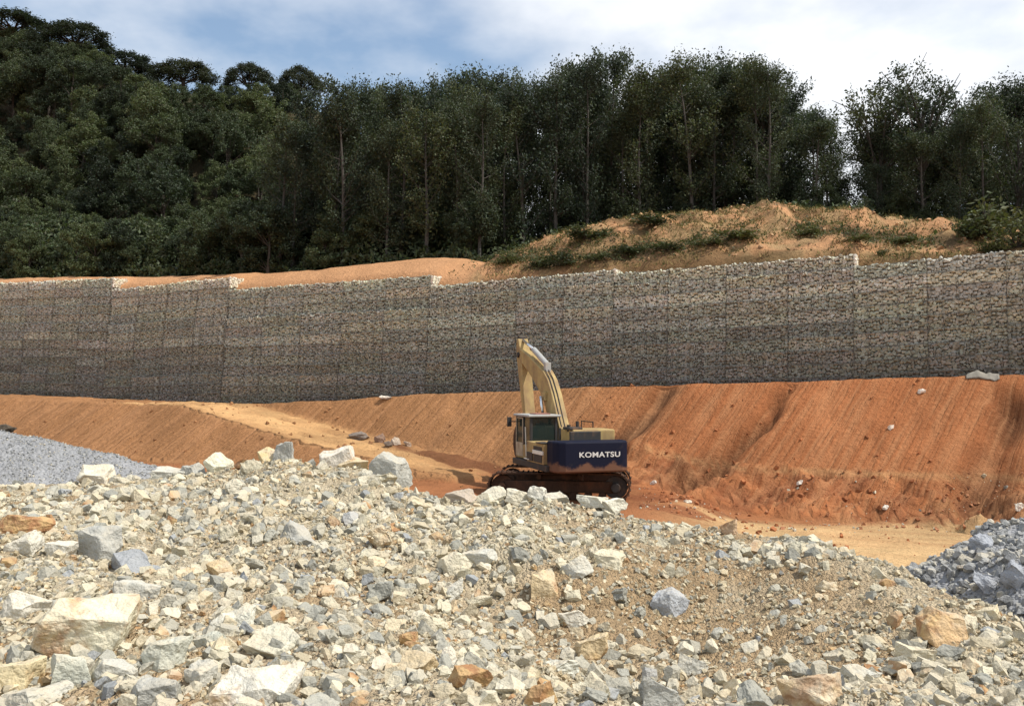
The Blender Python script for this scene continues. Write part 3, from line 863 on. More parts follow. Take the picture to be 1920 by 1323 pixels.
core = boxes_mesh('gabion_basket', [(-BW / 2, BW / 2, .03, 1.0, 0, COURSE)], M_CORE)
wires = [(-BW / 2 + i * BW / 5 - .005, -BW / 2 + i * BW / 5 + .005, -.185, -.17, 0, COURSE) for i in range(6)] + [(-BW / 2, BW / 2, -.175, -.16, zq - .006, zq + .006) for zq in (0.02, COURSE - .02)] + [(xq - .006, xq + .006, -.185, -.16, 0, COURSE) for xq in (-BW / 2,)]
wiremesh = boxes_mesh('wire_mesh', wires, M_WIRE)
wall = empty('gabion_wall', (*sd2xy(0, 0), 0), WROT)
tag(wall, 'long stepped retaining wall of stone-filled wire baskets above the red cut slope', 'retaining wall')
cells = []
for gi, (sA, sB, zA, zB) in enumerate(SEGS):
    ncol = max(1, round((sB - sA) / BW)); wc = (sB - sA) / ncol
    for c_ in range(ncol):
        s_mid = sA + (c_ + .5) * wc
        zt = zA + (zB - zA) * (c_ + .5) / ncol
        pitch = math.atan2(zB - zA, sB - sA)
        zb_ = float(zbase(s_mid))
        k = 0
        while zt - k * COURSE > zb_ - 0.1:
            cells.append((s_mid, wc, zt - (k + 1) * COURSE, pitch, k, (zt - zb_) / COURSE)); k += 1
cells.sort(key=lambda q: (-q[0] if True else 0, q[4]))
detail_ids = set()
for i, q in enumerate(cells):
    if q[4] < 3 and len(detail_ids) < 4 and topx(*sd2xy(q[0], 0)) < 1935: detail_ids.add(i)
for i, (s_mid, wc, z0, pitch, k, ntot) in enumerate(cells):
    back = 0.05 * max(0, ntot - k) + 0.05 * ((int(ntot - k) // 3) % 2) + (0.05 if k < 3 else 0)
    b_ = link('gabion_basket', core, wall)
    b_.location = (s_mid, 0.15 + back, z0); b_.rotation_euler = (rnd.uniform(-.02, .02), -pitch + rnd.uniform(-.004, .004), rnd.uniform(-.008, .008)); b_.scale = (wc / BW, 1, 1)
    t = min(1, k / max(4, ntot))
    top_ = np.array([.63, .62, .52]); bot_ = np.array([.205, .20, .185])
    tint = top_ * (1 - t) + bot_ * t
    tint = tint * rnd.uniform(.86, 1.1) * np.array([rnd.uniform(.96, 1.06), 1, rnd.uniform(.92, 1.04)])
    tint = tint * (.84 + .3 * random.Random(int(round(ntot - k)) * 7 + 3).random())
    if i in detail_ids:
        for x, z, wdt, h_, dy, pid, br in LAY[i % 8]:
            o = link('stone', STONE[pid], b_)
            o.location = (x, -.02 + dy, z); o.scale = (wdt * 1.15, .18, h_ * 1.18); o.rotation_euler = (0, rnd.uniform(-.35, .35), 0)
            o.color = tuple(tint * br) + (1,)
    else:
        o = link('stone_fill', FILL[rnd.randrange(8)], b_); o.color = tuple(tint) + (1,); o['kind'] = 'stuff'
        if rnd.random() < .5: o.scale = (-1, 1, 1)
    if k == 0 and i + 1 and any(abs(s_mid + wc / 2 - q[1]) < .01 for q in SEGS[:-1]):
        o = link('end_stones', FILL[rnd.randrange(8)], b_); o.location = (BW / 2 + .02, .5, 0); o.rotation_euler = (0, 0, R(90)); o.scale = (.42, 1, 1); o.color = (.8, .74, .62, 1); o['kind'] = 'stuff'
    o = link('wire_mesh', wiremesh, b_)

# ------------------------------------------------------------------ excavator
YEL = plain('dusty_yellow_paint', (.41, .30, .125), .65, .2, .4, 2.6, dust=(.23, .14, .08), dust_amt=.85)
NAVY = plain('navy_paint', (.012, .017, .055), .5, .4, .3, 2.0, dust=(.16, .10, .07), dust_amt=.12)
DARK = plain('black_steel', (.03, .028, .027), .6, .4, .3, 3, dust=(.16, .09, .05), dust_amt=.35)
MUDS = plain('muddy_steel', (.06, .034, .022), .85, .2, .4, 3, dust=(.15, .065, .033), dust_amt=.5, bump=.03)
GREYP = plain('grey_paint', (.36, .36, .34), .55, .4, .2, 3, dust=(.42, .33, .24), dust_amt=.4)
PALE = plain('pale_paint', (.72, .69, .6), .5, .4, .15, 4)
CHROME = plain('cylinder_rod', (.75, .75, .74), .22, .6, .05, 5, metal=.9)
TANP = plain('faded_tan_paint', (.40, .34, .24), .6, .25, .3, 3, dust=(.22, .14, .09), dust_amt=.5)
RED = plain('faded_red_paint', (.28, .13, .10), .6, .3, .2, 4)
m = MT('cab_glass', .08, .5); m.b.inputs['Base Color'].default_value = (.035, .05, .045, 1)
tr = m.n('ShaderNodeBsdfTransparent'); tr.inputs[0].default_value = (.55, .62, .58, 1)
mxs = m.n('ShaderNodeMixShader'); mxs.inputs[0].default_value = .42
m.l(m.b.outputs[0], mxs.inputs[1]); m.l(tr.outputs[0], mxs.inputs[2]); m.l(mxs.outputs[0], m.t.nodes['Material Output'].inputs[0])
GLASS = m.m
# counterweight paint with a scalloped crust of dried mud along its lower edge
m = MT('navy_counterweight', .6, .15); p = m.objc()
sx = m.n('ShaderNodeSeparateXYZ'); m.l(p, sx.inputs[0])
wv = m.math('ABSOLUTE', m.math('SINE', m.math('MULTIPLY_ADD', sx.outputs[0], 3.1, .6)))
edge = m.math('ADD', m.math('MULTIPLY', wv, -.20), 1.50)
hh = m.math('ADD', sx.outputs[2], m.math('MULTIPLY_ADD', m.noise(6, 5, p, .7), .34, -.17))
mud = m.math('SUBTRACT', 1.0, m.ramp(hh, m.math('SUBTRACT', edge, .07), m.math('ADD', edge, .07)))
n1 = m.noise(2.4, 6, p, .65)
cb = m.mix(m.math('MULTIPLY', m.ramp(n1, .55, .8), .35), (.006, .008, .022), (.07, .055, .05))
m.color(m.mix(m.math('MULTIPLY', mud, .85), cb, (.17, .085, .05)))
NAVYC = m.m

class MB:
    def __init__(s): s.bm = bmesh.new()
    def box(s, x0, x1, y0, y1, z0, z1_):
        r = bmesh.ops.create_cube(s.bm, size=1.0)
        for v in r['verts']:
            v.co = Vector((x0 + (v.co.x + .5) * (x1 - x0), y0 + (v.co.y + .5) * (y1 - y0), z0 + (v.co.z + .5) * (z1_ - z0)))
        return s
    def cyl(s, a, b, r0, r1=None, n=14):
        a, b = Vector(a), Vector(b); d = b - a
        q = bmesh.ops.create_cone(s.bm, cap_ends=True, segments=n, radius1=r0, radius2=r0 if r1 is None else r1, depth=d.length)
        mt = Matrix.Translation((a + b) / 2) @ d.to_track_quat('Z', 'Y').to_matrix().to_4x4()
        bmesh.ops.transform(s.bm, matrix=mt, verts=q['verts']); return s
    def tube(s, pts, r, n=8):
        for a, b in zip(pts[:-1], pts[1:]): s.cyl(a, b, r, n=n)
        return s
    def prism_x(s, prof, x0, x1):
        """profile in (y,z), extruded across x"""
        A = [s.bm.verts.new((x0, y, z)) for y, z in prof]; B = [s.bm.verts.new((x1, y, z)) for y, z in prof]
        s.bm.faces.new(A); s.bm.faces.new(B[::-1])
        for i in range(len(prof)):
            j = (i + 1) % len(prof); s.bm.faces.new((A[i], B[i], B[j], A[j]))
        return s
    def prism_z(s, prof, z0, z1_):
        A = [s.bm.verts.new((x, y, z0)) for x, y in prof]; B = [s.bm.verts.new((x, y, z1_)) for x, y in prof]
        s.bm.faces.new(A[::-1]); s.bm.faces.new(B)
        for i in range(len(prof)):
            j = (i + 1) % len(prof); s.bm.faces.new((A[i], A[j], B[j], B[i]))
        return s
    def build(s, name, mat, parent, rz=0.0, bevel=0.02, smooth=False):
        bmesh.ops.recalc_face_normals(s.bm, faces=s.bm.faces[:])
        me = bpy.data.meshes.new(name); s.bm.to_mesh(me); s.bm.free()
        me.materials.append(mat)
        o = link(name, me, parent); o.rotation_euler = (0, 0, rz)
        if bevel:
            b = o.modifiers.new('bevel', 'BEVEL'); b.width = bevel; b.segments = 2; b.limit_method = 'ANGLE'; b.angle_limit = R(35)
        if smooth:
            for p_ in me.polygons: p_.use_smooth = True
        return o

ex = empty('excavator', (EXC[0], EXC[1], -0.05))
tag(ex, 'dusty yellow and navy tracked excavator parked behind the rubble with its boom raised', 'excavator')
UP = R(17); TR = -R(98)
# undercarriage
for side in (-1, 1):
    xm = side * 1.28
    # shoe chain around a stadium path
    L2, RR = 2.05, .48
    path = []
    nst = 22
    for i in range(nst): path.append((-L2 + 2 * L2 * i / nst, 2 * RR + .03, 0))
    for i in range(9): a_ = math.pi / 2 - math.pi * i / 9; path.append((L2 + RR * math.cos(a_), RR + .03 + RR * math.sin(a_), -(math.pi / 2 - a_)))
    for i in range(nst): path.append((L2 - 2 * L2 * i / nst, .03, math.pi))
    for i in range(9): a_ = -math.pi / 2 - math.pi * i / 9; path.append((-L2 + RR * math.cos(a_), RR + .03 + RR * math.sin(a_), -(math.pi / 2 - a_)))
    mb = MB()
    for (yy, zz_, an) in path:
        r = bmesh.ops.create_cube(mb.bm, size=1.0)
        for v in r['verts']: v.co = Vector((v.co.x * .6, v.co.y * .18, v.co.z * .055))
        r2 = bmesh.ops.create_cube(mb.bm, size=1.0)
        for v in r2['verts']: v.co = Vector((v.co.x * .6, v.co.y * .03, v.co.z * .06 + .04))
        bmesh.ops.transform(mb.bm, matrix=Matrix.Translation((xm, yy, zz_)) @ Matrix.Rotation(an, 4, 'X'), verts=r['verts'] + r2['verts'])
    tr_ = mb.build('track', MUDS, ex, TR, 0)
    MB().box(xm - .17, xm + .17, -1.95, 1.95, .30, .72).build('track_frame', MUDS, tr_, 0, .04)
    MB().cyl((xm - .12, L2, RR + .03), (xm + .12, L2, RR + .03), .41, n=24).cyl((xm - .32, L2, RR + .03), (xm + .32, L2, RR + .03), .17).build('sprocket', DARK, tr_, 0, .02)
    MB().cyl((xm - .1, -L2, RR + .03), (xm + .1, -L2, RR + .03), .40, n=24).cyl((xm - .26, -L2, RR + .03), (xm + .26, -L2, RR + .03), .14).build('idler', MUDS, tr_, 0, .02)
    for k in range(7):
        yy = -1.55 + k * .52
        MB().cyl((xm - .26, yy, .2), (xm + .26, yy, .2), .14, n=14).build('roller', MUDS, tr_, 0, .01)
    for yy in (-.7, .75):
        MB().cyl((xm - .2, yy, .86), (xm + .2, yy, .86), .09, n=12).build('carrier_roller', MUDS, tr_, 0, .01)
MB().box(-1.2, 1.2, -.75, .75, .42, .92).cyl((0, 0, .9), (0, 0, 1.16), .68, n=28).build('undercarriage', MUDS, ex, TR, .03)
# upper structure
MB().box(-1.42, 1.42, -2.3, 1.7, 1.14, 1.36).box(-.35, .75, 1.3, 2.1, 1.2, 1.6).build('turntable_frame', DARK, ex, UP, .02)
cw = MB().prism_z([(-1.30, -2.0), (-1.30, -2.62), (-1.2, -2.86), (-0.95, -2.98), (1.15, -2.98), (1.4, -2.84), (1.52, -2.5), (1.52, -2.0)], 1.15, 2.22).build('counterweight', NAVYC, ex, UP, .06)
cu = bpy.data.curves.new('lettering', 'FONT'); cu.body = 'KOMATSU'; cu.align_x = 'CENTER'; cu.align_y = 'CENTER'; cu.size = .34; cu.extrude = .004; cu.space_character = 1.08; cu.offset = .008
tmp = bpy.data.objects.new('tmp', cu); COL.objects.link(tmp)
bpy.context.view_layer.update()
dg = bpy.context.evaluated_depsgraph_get(); tme = bpy.data.meshes.new_from_object(tmp.evaluated_get(dg)); bpy.data.objects.remove(tmp)
tme.materials.clear(); tme.materials.append(plain('white_decal', (.58, .58, .56), .6, .2, .35, 6))
lt = link('lettering', tme, cw); lt.location = (.30, -2.992, 1.76); lt.rotation_euler = (R(90), 0, 0); lt.scale = (.92, .72, 1)
lt['label'] = 'white block lettering across the navy counterweight'
MB().box(-.30, 1.32, -1.98, -.7, 1.36, 2.58).build('engine_hood', YEL, ex, UP, .05)
gl = MB().box(-.45, .72, -2.1, -1.99, 2.2, 2.52).box(-.40, .1, -1.9, -1.2, 2.56, 2.66).build('grille', DARK, ex, UP, .02)
MB().cyl((.05, -1.5, 2.5), (.05, -1.5, 2.86), .06).build('exhaust_pipe', DARK, ex, UP, 0)
MB().cyl((-.55, -1.3, 2.2), (-.55, -1.3, 2.62), .05).cyl((-.28, -1.5, 2.5), (-.28, -1.5, 2.74), .07).build('air_intake', DARK, ex, UP, 0)
sp = MB().box(-1.42, -.32, -1.98, -.12, 1.36, 2.10).build('side_body', YEL, ex, UP, .03)
MB().box(-1.445, -1.42, -1.85, -.95, 1.42, 1.98).build('side_door', DARK, sp, 0, .01)
MB().box(-1.46, -1.42, -.85, -.2, 1.42, 1.72).build('side_door', DARK, sp, 0, .01)
MB().box(-1.50, -1.15, -2.0, -1.35, 2.105, 2.14).build('step_plate', DARK, sp, 0, .01)
MB().box(-1.47, -1.40, -1.98, -.9, 1.70, 1.84).build('trim_panel', PALE, sp, 0, .015)
MB().box(.62, 1.42, -.65, 1.55, 1.36, 2.25).build('fuel_tank', YEL, ex, UP, .04)
MB().tube([(1.35, 1.4, 2.2), (1.35, 1.4, 2.75), (1.35, .2, 2.75), (1.35, .2, 2.2)], .022).build('handrail', DARK, ex, UP, 0)
# cab
CX0, CX1, CY0, CY1 = -1.25, -.17, -.02, 1.78
cab = MB().box(CX0, CX1, CY0, CY1, 1.38, 1.92).build('cab', YEL, ex, UP, .03)
for (x, y) in ((CX0 + .05, CY0 + .05), (CX1 - .05, CY0 + .05), (CX0 + .05, CY1 - .05), (CX1 - .05, CY1 - .05), (CX0 + .05, CY0 + .85)):
    MB().box(x - .05, x + .05, y - .05, y + .05, 1.9, 2.98).build('cab_pillar', DARK, cab, 0, .015)
MB().box(CX0 - .1, CX1 + .12, CY0 - .1, CY1 + .05, 2.97, 3.06).build('cab_roof', GREYP, cab, 0, .03)
MB().box(-.95, -.35, .25, 1.0, 3.061, 3.10).build('roof_hatch', RED, cab, 0, .01)
MB().box(CX0 + .1, CX1 - .1, CY0 + .03, CY0 + .045, 2.0, 2.95).build('rear_window', GLASS, cab, 0, 0)
MB().box(CX1 - .045, CX1 - .03, CY0 + .1, CY1 - .1, 1.95, 2.95).build('side_window', GLASS, cab, 0, 0)
MB().box(CX0 + .03, CX0 + .045, CY0 + .1, CY0 + .8, 2.0, 2.95).build('side_window', GLASS, cab, 0, 0)
MB().box(CX0 + .1, CX1 - .1, CY1 - .045, CY1 - .03, 1.95, 2.95).build('windscreen', GLASS, cab, 0, 0)
dr = MB().box(CX0 - .02, CX0 - .002, CY0 + .88, CY1 - .04, 1.45, 1.98).box(CX0 - .02, CX0 + .03, CY0 + .88, CY0 + .94, 1.98, 2.94).box(CX0 - .02, CX0 + .03, CY1 - .1, CY1 - .04, 1.98, 2.94).box(CX0 - .02, CX0 + .03, CY0 + .94, CY1 - .1, 2.88, 2.94)  .build('cab_door', TANP, cab, 0, .01)
MB().box(CX0 + .02, CX0 + .03, CY0 + .95, CY1 - .11, 1.99, 2.87).build('door_window', GLASS, cab, 0, 0)
MB().box(-.95, -.45, .55, 1.05, 1.92, 2.15).box(-.95, -.45, .5, .62, 2.1, 2.72).build('operator_seat', DARK, cab, 0, .04)
MB().cyl((CX0 - .02, CY1 - .1, 2.75), (CX0 - .25, CY1 + .1, 2.75), .02).box(CX0 - .33, CX0 - .15, CY1 + .08, CY1 + .12, 2.55, 2.92).build('mirror', DARK, cab, 0, .01)
MB().tube([(CX0 - .06, CY0 + .3, 1.5), (CX0 - .1, CY0 + .3, 2.6)], .02).tube([(CX0 - .06, CY0 + .12, 1.45), (CX0 - .2, CY0 + .12, 1.45), (CX0 - .2, CY0 - .5, 1.45)], .02).build('grab_rail', PALE, cab, 0, 0)
# boom
BX = .30
up_o = [(.15, 2.15), (.45, 2.5), (1.35, 3.82), (1.85, 4.38), (2.4, 4.74), (4.3, 5.42), (5.5, 5.76), (5.68, 5.56)]
lo_o = [(5.6, 5.28), (4.2, 4.68), (2.75, 3.86), (2.2, 3.36), (1.3, 2.2), (.75, 1.75), (.35, 1.68), (.12, 1.9)]
bo = MB().prism_x(up_o + lo_o, BX - .22, BX + .22).build('boom', YEL, ex, UP, .035)
MB().box(BX - .33, BX + .33, 1.85, 2.3, 3.55, 3.9).build('cylinder_boss', YEL, bo, 0, .03)
MB().tube([(BX - .12, .5, 2.58), (BX - .12, 1.36, 3.87), (BX - .12, 1.87, 4.44), (BX - .12, 2.4, 4.8)], .022).tube([(BX + .02, .5, 2.58), (BX + .02, 1.36, 3.87), (BX + .02, 1.87, 4.44), (BX + .02, 2.4, 4.8)], .022).build('hydraulic_hose', DARK, bo, 0, 0)
for sx_ in (-.42, .42):
    c_ = MB().cyl((BX + sx_, 1.45, 1.55), (BX + sx_, 1.85, 3.05), .13).build('boom_cylinder', YEL if sx_ > 0 else DARK, ex, UP, .01, True)
    MB().cyl((BX + sx_, 1.84, 3.0), (BX + sx_, 2.08, 3.72), .062).build('rod', CHROME, c_, 0, 0, True)
ac = MB().cyl((BX, 2.5, 5.0), (BX, 4.2, 5.68), .12).box(BX - .12, BX + .12, 2.36, 2.6, 4.68, 5.08).build('arm_cylinder', GREYP, ex, UP, .01)
MB().cyl((BX, 4.15, 5.66), (BX, 5.86, 6.2), .06).build('rod', CHROME, ac, 0, 0, True)
# arm (stick) hanging down and tucked in
arm_p = [(5.72, 6.22), (5.95, 6.2), (6.0, 5.9), (5.92, 5.3), (5.0, 2.75), (4.78, 2.3), (4.58, 2.32), (4.62, 2.7), (5.15, 4.6), (5.25, 5.3), (5.5, 5.85)]
ar = MB().prism_x(arm_p, BX - .23, BX + .23).build('arm', YEL, ex, UP, .03)
MB().cyl((BX - .3, 5.6, 5.5), (BX + .3, 5.6, 5.5), .12).build('pivot_pin', DARK, ar, 0, .01)
MB().box(BX - .16, BX + .16, 5.72, 5.98, 6.1, 6.3).build('arm_bracket', DARK, ar, 0, .02)
bc_ = MB().cyl((BX, 6.1, 5.3), (BX, 5.75, 4.1), .11).build('bucket_cylinder', YEL, ex, UP, .01, True)
MB().cyl((BX, 5.76, 4.15), (BX, 5.32, 2.9), .05).build('rod', CHROME, bc_, 0, 0, True)
MB().tube([(BX - .24, 5.32, 2.9), (BX - .24, 4.95, 2.75)], .06).tube([(BX + .24, 5.32, 2.9), (BX + .24, 4.95, 2.75)], .06).tube([(BX, 5.32, 2.9), (BX, 5.1, 2.2)], .08).build('bucket_link', DARK, ar, 0, 0)
bk_o = [(4.55, 2.45), (4.95, 2.4), (5.2, 2.1), (5.25, 1.6), (5.0, 1.15), (4.5, .95), (4.0, 1.05), (3.95, 1.12), (4.5, 1.05), (4.92, 1.25), (5.12, 1.62), (5.08, 2.02), (4.86, 2.28), (4.5, 2.3)]
bk = MB().prism_x(bk_o, BX - .6, BX + .6).build('bucket', MUDS, ex, UP, .01)
side_p = [(4.5, 2.35), (4.9, 2.3), (5.12, 2.02), (5.15, 1.6), (4.95, 1.2), (4.5, 1.0), (4.1, 1.08), (4.25, 1.7)]
MB().prism_x(side_p, BX - .63, BX - .59).prism_x(side_p, BX + .59, BX + .63).build('bucket_side', MUDS, bk, 0, 0)
for k in range(5):
    xx = BX - .5 + k * .25
    MB().prism_x([(4.02, 1.0), (4.02, 1.12), (3.72, 1.1)], xx - .05, xx + .05).build('tooth', DARK, bk, 0, 0)

# ------------------------------------------------------------------ trees
def leaf_mat(name, c, vary):
    m = MT(name, .6, .25)
    oi = m.n('ShaderNodeObjectInfo'); a = m.attr()
    rgb = m.n('ShaderNodeRGB'); rgb.outputs[0].default_value = tuple(c) + (1,)
    k = m.math('MULTIPLY', m.math('MULTIPLY_ADD', oi.outputs['Random'], vary, 1 - vary / 2), 1.0)
    col = m.mix(1.0, a.outputs['Color'], m.scale(rgb.outputs[0], k), 'MULTIPLY')
    col = m.mix(m.math('MULTIPLY', oi.outputs['Random'], .6), col, m.mix(1.0, col, (1.3, 1.0, .6), 'MULTIPLY'))
    m.color(col)
    tl = m.n('ShaderNodeBsdfTranslucent'); m.l(m.mix(1.0, col, (1.2, 1.3, .7), 'MULTIPLY'), tl.inputs[0])
    ms = m.n('ShaderNodeMixShader'); ms.inputs[0].default_value = .22
    m.l(m.b.outputs[0], ms.inputs[1]); m.l(tl.outputs[0], ms.inputs[2]); m.l(ms.outputs[0], m.t.nodes['Material Output'].inputs[0])
    return m.m
M_LEAF = leaf_mat('forest_leaf', (.050, .070, .044), .6)
M_LEAF2 = leaf_mat('jungle_leaf', (.052, .074, .043), 1.2)
M_LEAF3 = leaf_mat('dark_leaf', (.032, .044, .034), .3)
M_SHRUB = leaf_mat('shrub_leaf', (.062, .078, .038), .5)
M_BARK = plain('pale_bark', (.085, .078, .068), .9, .1, .35, 3)
M_BARKD = plain('dark_bark', (.07, .06, .05), .9, .1, .35, 3)

def leaves_np(cent, r, size, aspect=.5, up=.35):
    """leaf quads around the given centres"""
    n = len(cent)
    nrm = r.normal(size=(n, 3)); nrm[:, 2] += up * 2; nrm /= np.linalg.norm(nrm, axis=1)[:, None]
    t = r.normal(size=(n, 3)); t -= (t * nrm).sum(1)[:, None] * nrm; t /= np.linalg.norm(t, axis=1)[:, None]
    b = np.cross(nrm, t)
    sz = (size * r.uniform(.6, 1.35, n))[:, None]
    V = np.stack([cent - t * sz, cent + b * sz * aspect, cent + t * sz - nrm * sz * .2, cent - b * sz * aspect], 1).reshape(-1, 3)
    Fq = np.arange(4 * n).reshape(-1, 4)
    col = np.repeat(r.uniform(.65, 1.35, (n, 1)) * np.array([[1, 1, 1]]) * r.uniform(.9, 1.12, (n, 3)), 4, 0)
    return V, Fq, col
def tubes(paths, n=6):
    Vs, Fs, off = [], [], 0
    for pts, r0, r1 in paths:
        pts = np.array(pts, float); k = len(pts)
        rad = np.linspace(r0, r1, k)
        for i, q in enumerate(pts):
            d = pts[min(i + 1, k - 1)] - pts[max(i - 1, 0)]; d /= np.linalg.norm(d) + 1e-9
            a = np.cross(d, [0.3, 1, .1]); a /= np.linalg.norm(a) + 1e-9; b = np.cross(d, a)
            an = np.arange(n) / n * 2 * math.pi
            Vs.append(q + rad[i] * (np.cos(an)[:, None] * a + np.sin(an)[:, None] * b))
        for i in range(k - 1):
            for j in range(n):
                Fs.append((off + i * n + j, off + i * n + (j + 1) % n, off + (i + 1) * n + (j + 1) % n, off + (i + 1) * n + j))
        off += k * n
    return np.concatenate(Vs), np.array(Fs)

def tree_proto(kind, seed):
    """all prototypes are 1 unit = 1 metre, trunk foot at the origin; returns trunk mesh, crown mesh, height"""
    r = np.random.default_rng(seed)
    if kind == 'slender':
        H = 13.0; lean = r.normal(0, .35, 2)
        tp = [(lean[0] * t * t + .15 * math.sin(t * 5 + seed), lean[1] * t * t, H * .95 * t) for t in np.linspace(0, 1, 9)]
        paths = [(tp, .17, .025)]; tips = []
        for i in range(36):
            t = r.uniform(.12, .97) if i > 5 else r.uniform(.8, .98); base = np.array(tp[int(t * 8)]); base[2] = H * .95 * t
            an = r.uniform(0, 6.28); ln = (.6 + 2.0 * (1 - abs(t - .55) * 1.6)) * r.uniform(.6, 1.15)
            end = base + np.array([math.cos(an) * ln, math.sin(an) * ln, ln * r.uniform(.5, 1.3)])
            end[2] = min(end[2], H * r.uniform(.9, 1.02))
            mid = (base + end) / 2 + np.array([0, 0, -.1 * ln])
            paths.append(([base, mid, end], .05 * (1.2 - t), .012))
            tips += [(end, .55), (mid, .5), ((mid + end) / 2, .5)]
        for q in (.9, .96, 1.0): tips.append((np.array(tp[-1]) * q, .45))
        per, ls, mat = 74, .10, M_LEAF
    elif kind == 'open':
        H = 15.0
        tp = [(.25 * math.sin(t * 4 + seed), .2 * math.cos(t * 3), H * .62 * t) for t in np.linspace(0, 1, 8)]
        paths = [(tp, .22, .09)]; tips = []
        for i in range(24):
            t = r.uniform(.5, 1); base = np.array(tp[min(7, int(t * 7))])
            an = r.uniform(0, 6.28); ln = r.uniform(1.6, 3.6)
            end = base + np.array([math.cos(an) * ln * .95, math.sin(an) * ln * .95, r.uniform(.8, 5.6)])
            mid = base * .45 + end * .55 + np.array([0, 0, .3])
            paths.append(([base, mid, end], .07, .015))
            for k in range(3):
                e2 = mid * (1 - k * .35) + end * k * .35 + r.normal(0, .5, 3); paths.append(([mid, e2], .02, .008)); tips.append((e2, .5))
        per, ls, mat = 70, .105, M_LEAF
    elif kind == 'dome':
        H = 10.0
        paths = [([(0, 0, 0), (.1, .05, 2.5), (0, .1, 5.5)], .32, .2)]; tips = []
        for i in range(12):
            an = i * .52 + r.uniform(-.2, .2); ln = r.uniform(2, 3.4)
            end = np.array([math.cos(an) * ln, math.sin(an) * ln, 6.4 + r.uniform(0, 1.5)])
            paths.append(([(0, .1, 4.8 + r.uniform(-.5, .7)), (end[0] * .5, end[1] * .5, 6.0), end], .13, .03))
        for i in range(110):
            v = r.normal(size=3); v /= np.linalg.norm(v); v[2] = abs(v[2]) * 1.45 - .72
            rad = 3.5 * r.uniform(.7, 1.0) * (1 + .12 * math.sin(3 * math.atan2(v[1], v[0]) + seed))
            tips.append((np.array([v[0] * rad, v[1] * rad, 6.6 + v[2] * 3.2 * r.uniform(.75, 1)]), .55))
        per, ls, mat = 130, .125, M_LEAF3
    else:   # jungle: lumpy crown down to near the ground
        H = 8.5
        paths = [([(0, 0, 0), (.15, 0, 2), (.1, .2, 5)], .2, .08)]; tips = []
        for i in range(10):
            an = r.uniform(0, 6.28); rr = r.uniform(.6, 2.3); c0 = np.array([math.cos(an) * rr, math.sin(an) * rr, r.uniform(.7, 7.0)])
            if i == 0: c0 = np.array([0, 0, 7.3])
            paths.append(([(0.1, 0, max(.5, c0[2] - 2)), tuple(c0)], .06, .02))
            br = r.uniform(.9, 1.6)
            for k in range(15):
                v = r.normal(size=3); v /= np.linalg.norm(v); v[2] = v[2] * .9 + .1
                tips.append((c0 + v * br * r.uniform(.6, 1.05), .36))
        per, ls, mat = 92, .112, M_LEAF2
    cen = np.concatenate([q[None] + r.normal(0, s_ * .55, (per, 3)) for q, s_ in tips])
    Vl, Fl, Cl = leaves_np(cen, r, ls)
    Vt, Ft = tubes(paths)
    H = float(max(Vl[:, 2].max(), Vt[:, 2].max())) if kind == 'open' else float(np.percentile(Vl[:, 2], 99.7))
    return (mesh_np('trunk', Vt, Ft, M_BARK if kind in ('slender', 'open') else M_BARKD, True), mesh_np('crown', Vl, Fl, mat, False, Cl), H)
PROTO = {'slender': [tree_proto('slender', 10 + i) for i in range(7)], 'open': [tree_proto('open', 30 + i) for i in range(4)],
         'dome': [tree_proto('dome', 50 + i) for i in range(4)], 'jungle': [tree_proto('jungle', 70 + i) for i in range(7)]}
def plant(kind, X, Y, Z, height, label, group=None, wide=1.0, cat='tree', name=None, idx=None):
    pr = PROTO[kind]; tm, cm, H = pr[rnd.randrange(len(pr)) if idx is None else idx]
    k = height / H
    o = empty(name or {'slender': 'slender_tree', 'open': 'open_crowned_tree', 'dome': 'round_crowned_tree', 'jungle': 'jungle_tree'}[kind], (X, Y, Z - .1), rnd.uniform(0, 6.28))
    o.scale = (k * wide, k * wide, k)
    link('trunk', tm, o); link('crown', cm, o)
    return tag(o, label, cat, group)
SKX = [560, 620, 700, 760, 850, 930, 1000, 1060, 1130, 1200, 1270, 1330, 1440, 1500, 1545, 1580, 1620, 1680, 1740, 1800, 1830, 1880, 1920, 2050]
SKY = [165, 158, 152, 148, 155, 142, 152, 122, 92, 115, 120, 105, 112, 165, 195, 240, 250, 240, 240, 230, 215, 175, 155, 160]
LSX = [-200, 0, 60, 100, 150, 190, 300, 430, 520, 600, 700]; LSY = [50, 60, 75, 95, 90, 130, 175, 178, 172, 168, 170]
def zsky(px, D, xs, ys):
    return CAMZ + ray(px, float(np.interp(px, xs, ys)))[1] * D
def zone(px):
    for lim, w_ in ((205, 'left of the first wall step'), (425, 'above the second wall step'), (640, 'beside the jungle hillside'), (760, 'above the left part of the orange bank'), (960, 'above the right part of the orange bank'), (1090, 'above the excavator boom'), (1230, 'above the left foot of the mound'), (1400, 'behind the left shoulder of the mound'), (1560, 'behind the top of the mound'), (1680, 'right of the sky gap'), (1800, 'around the tallest right tree')):
        if px < lim: return w_
    return 'at the right edge'
GS = 'slender trees of the forest behind the wall'
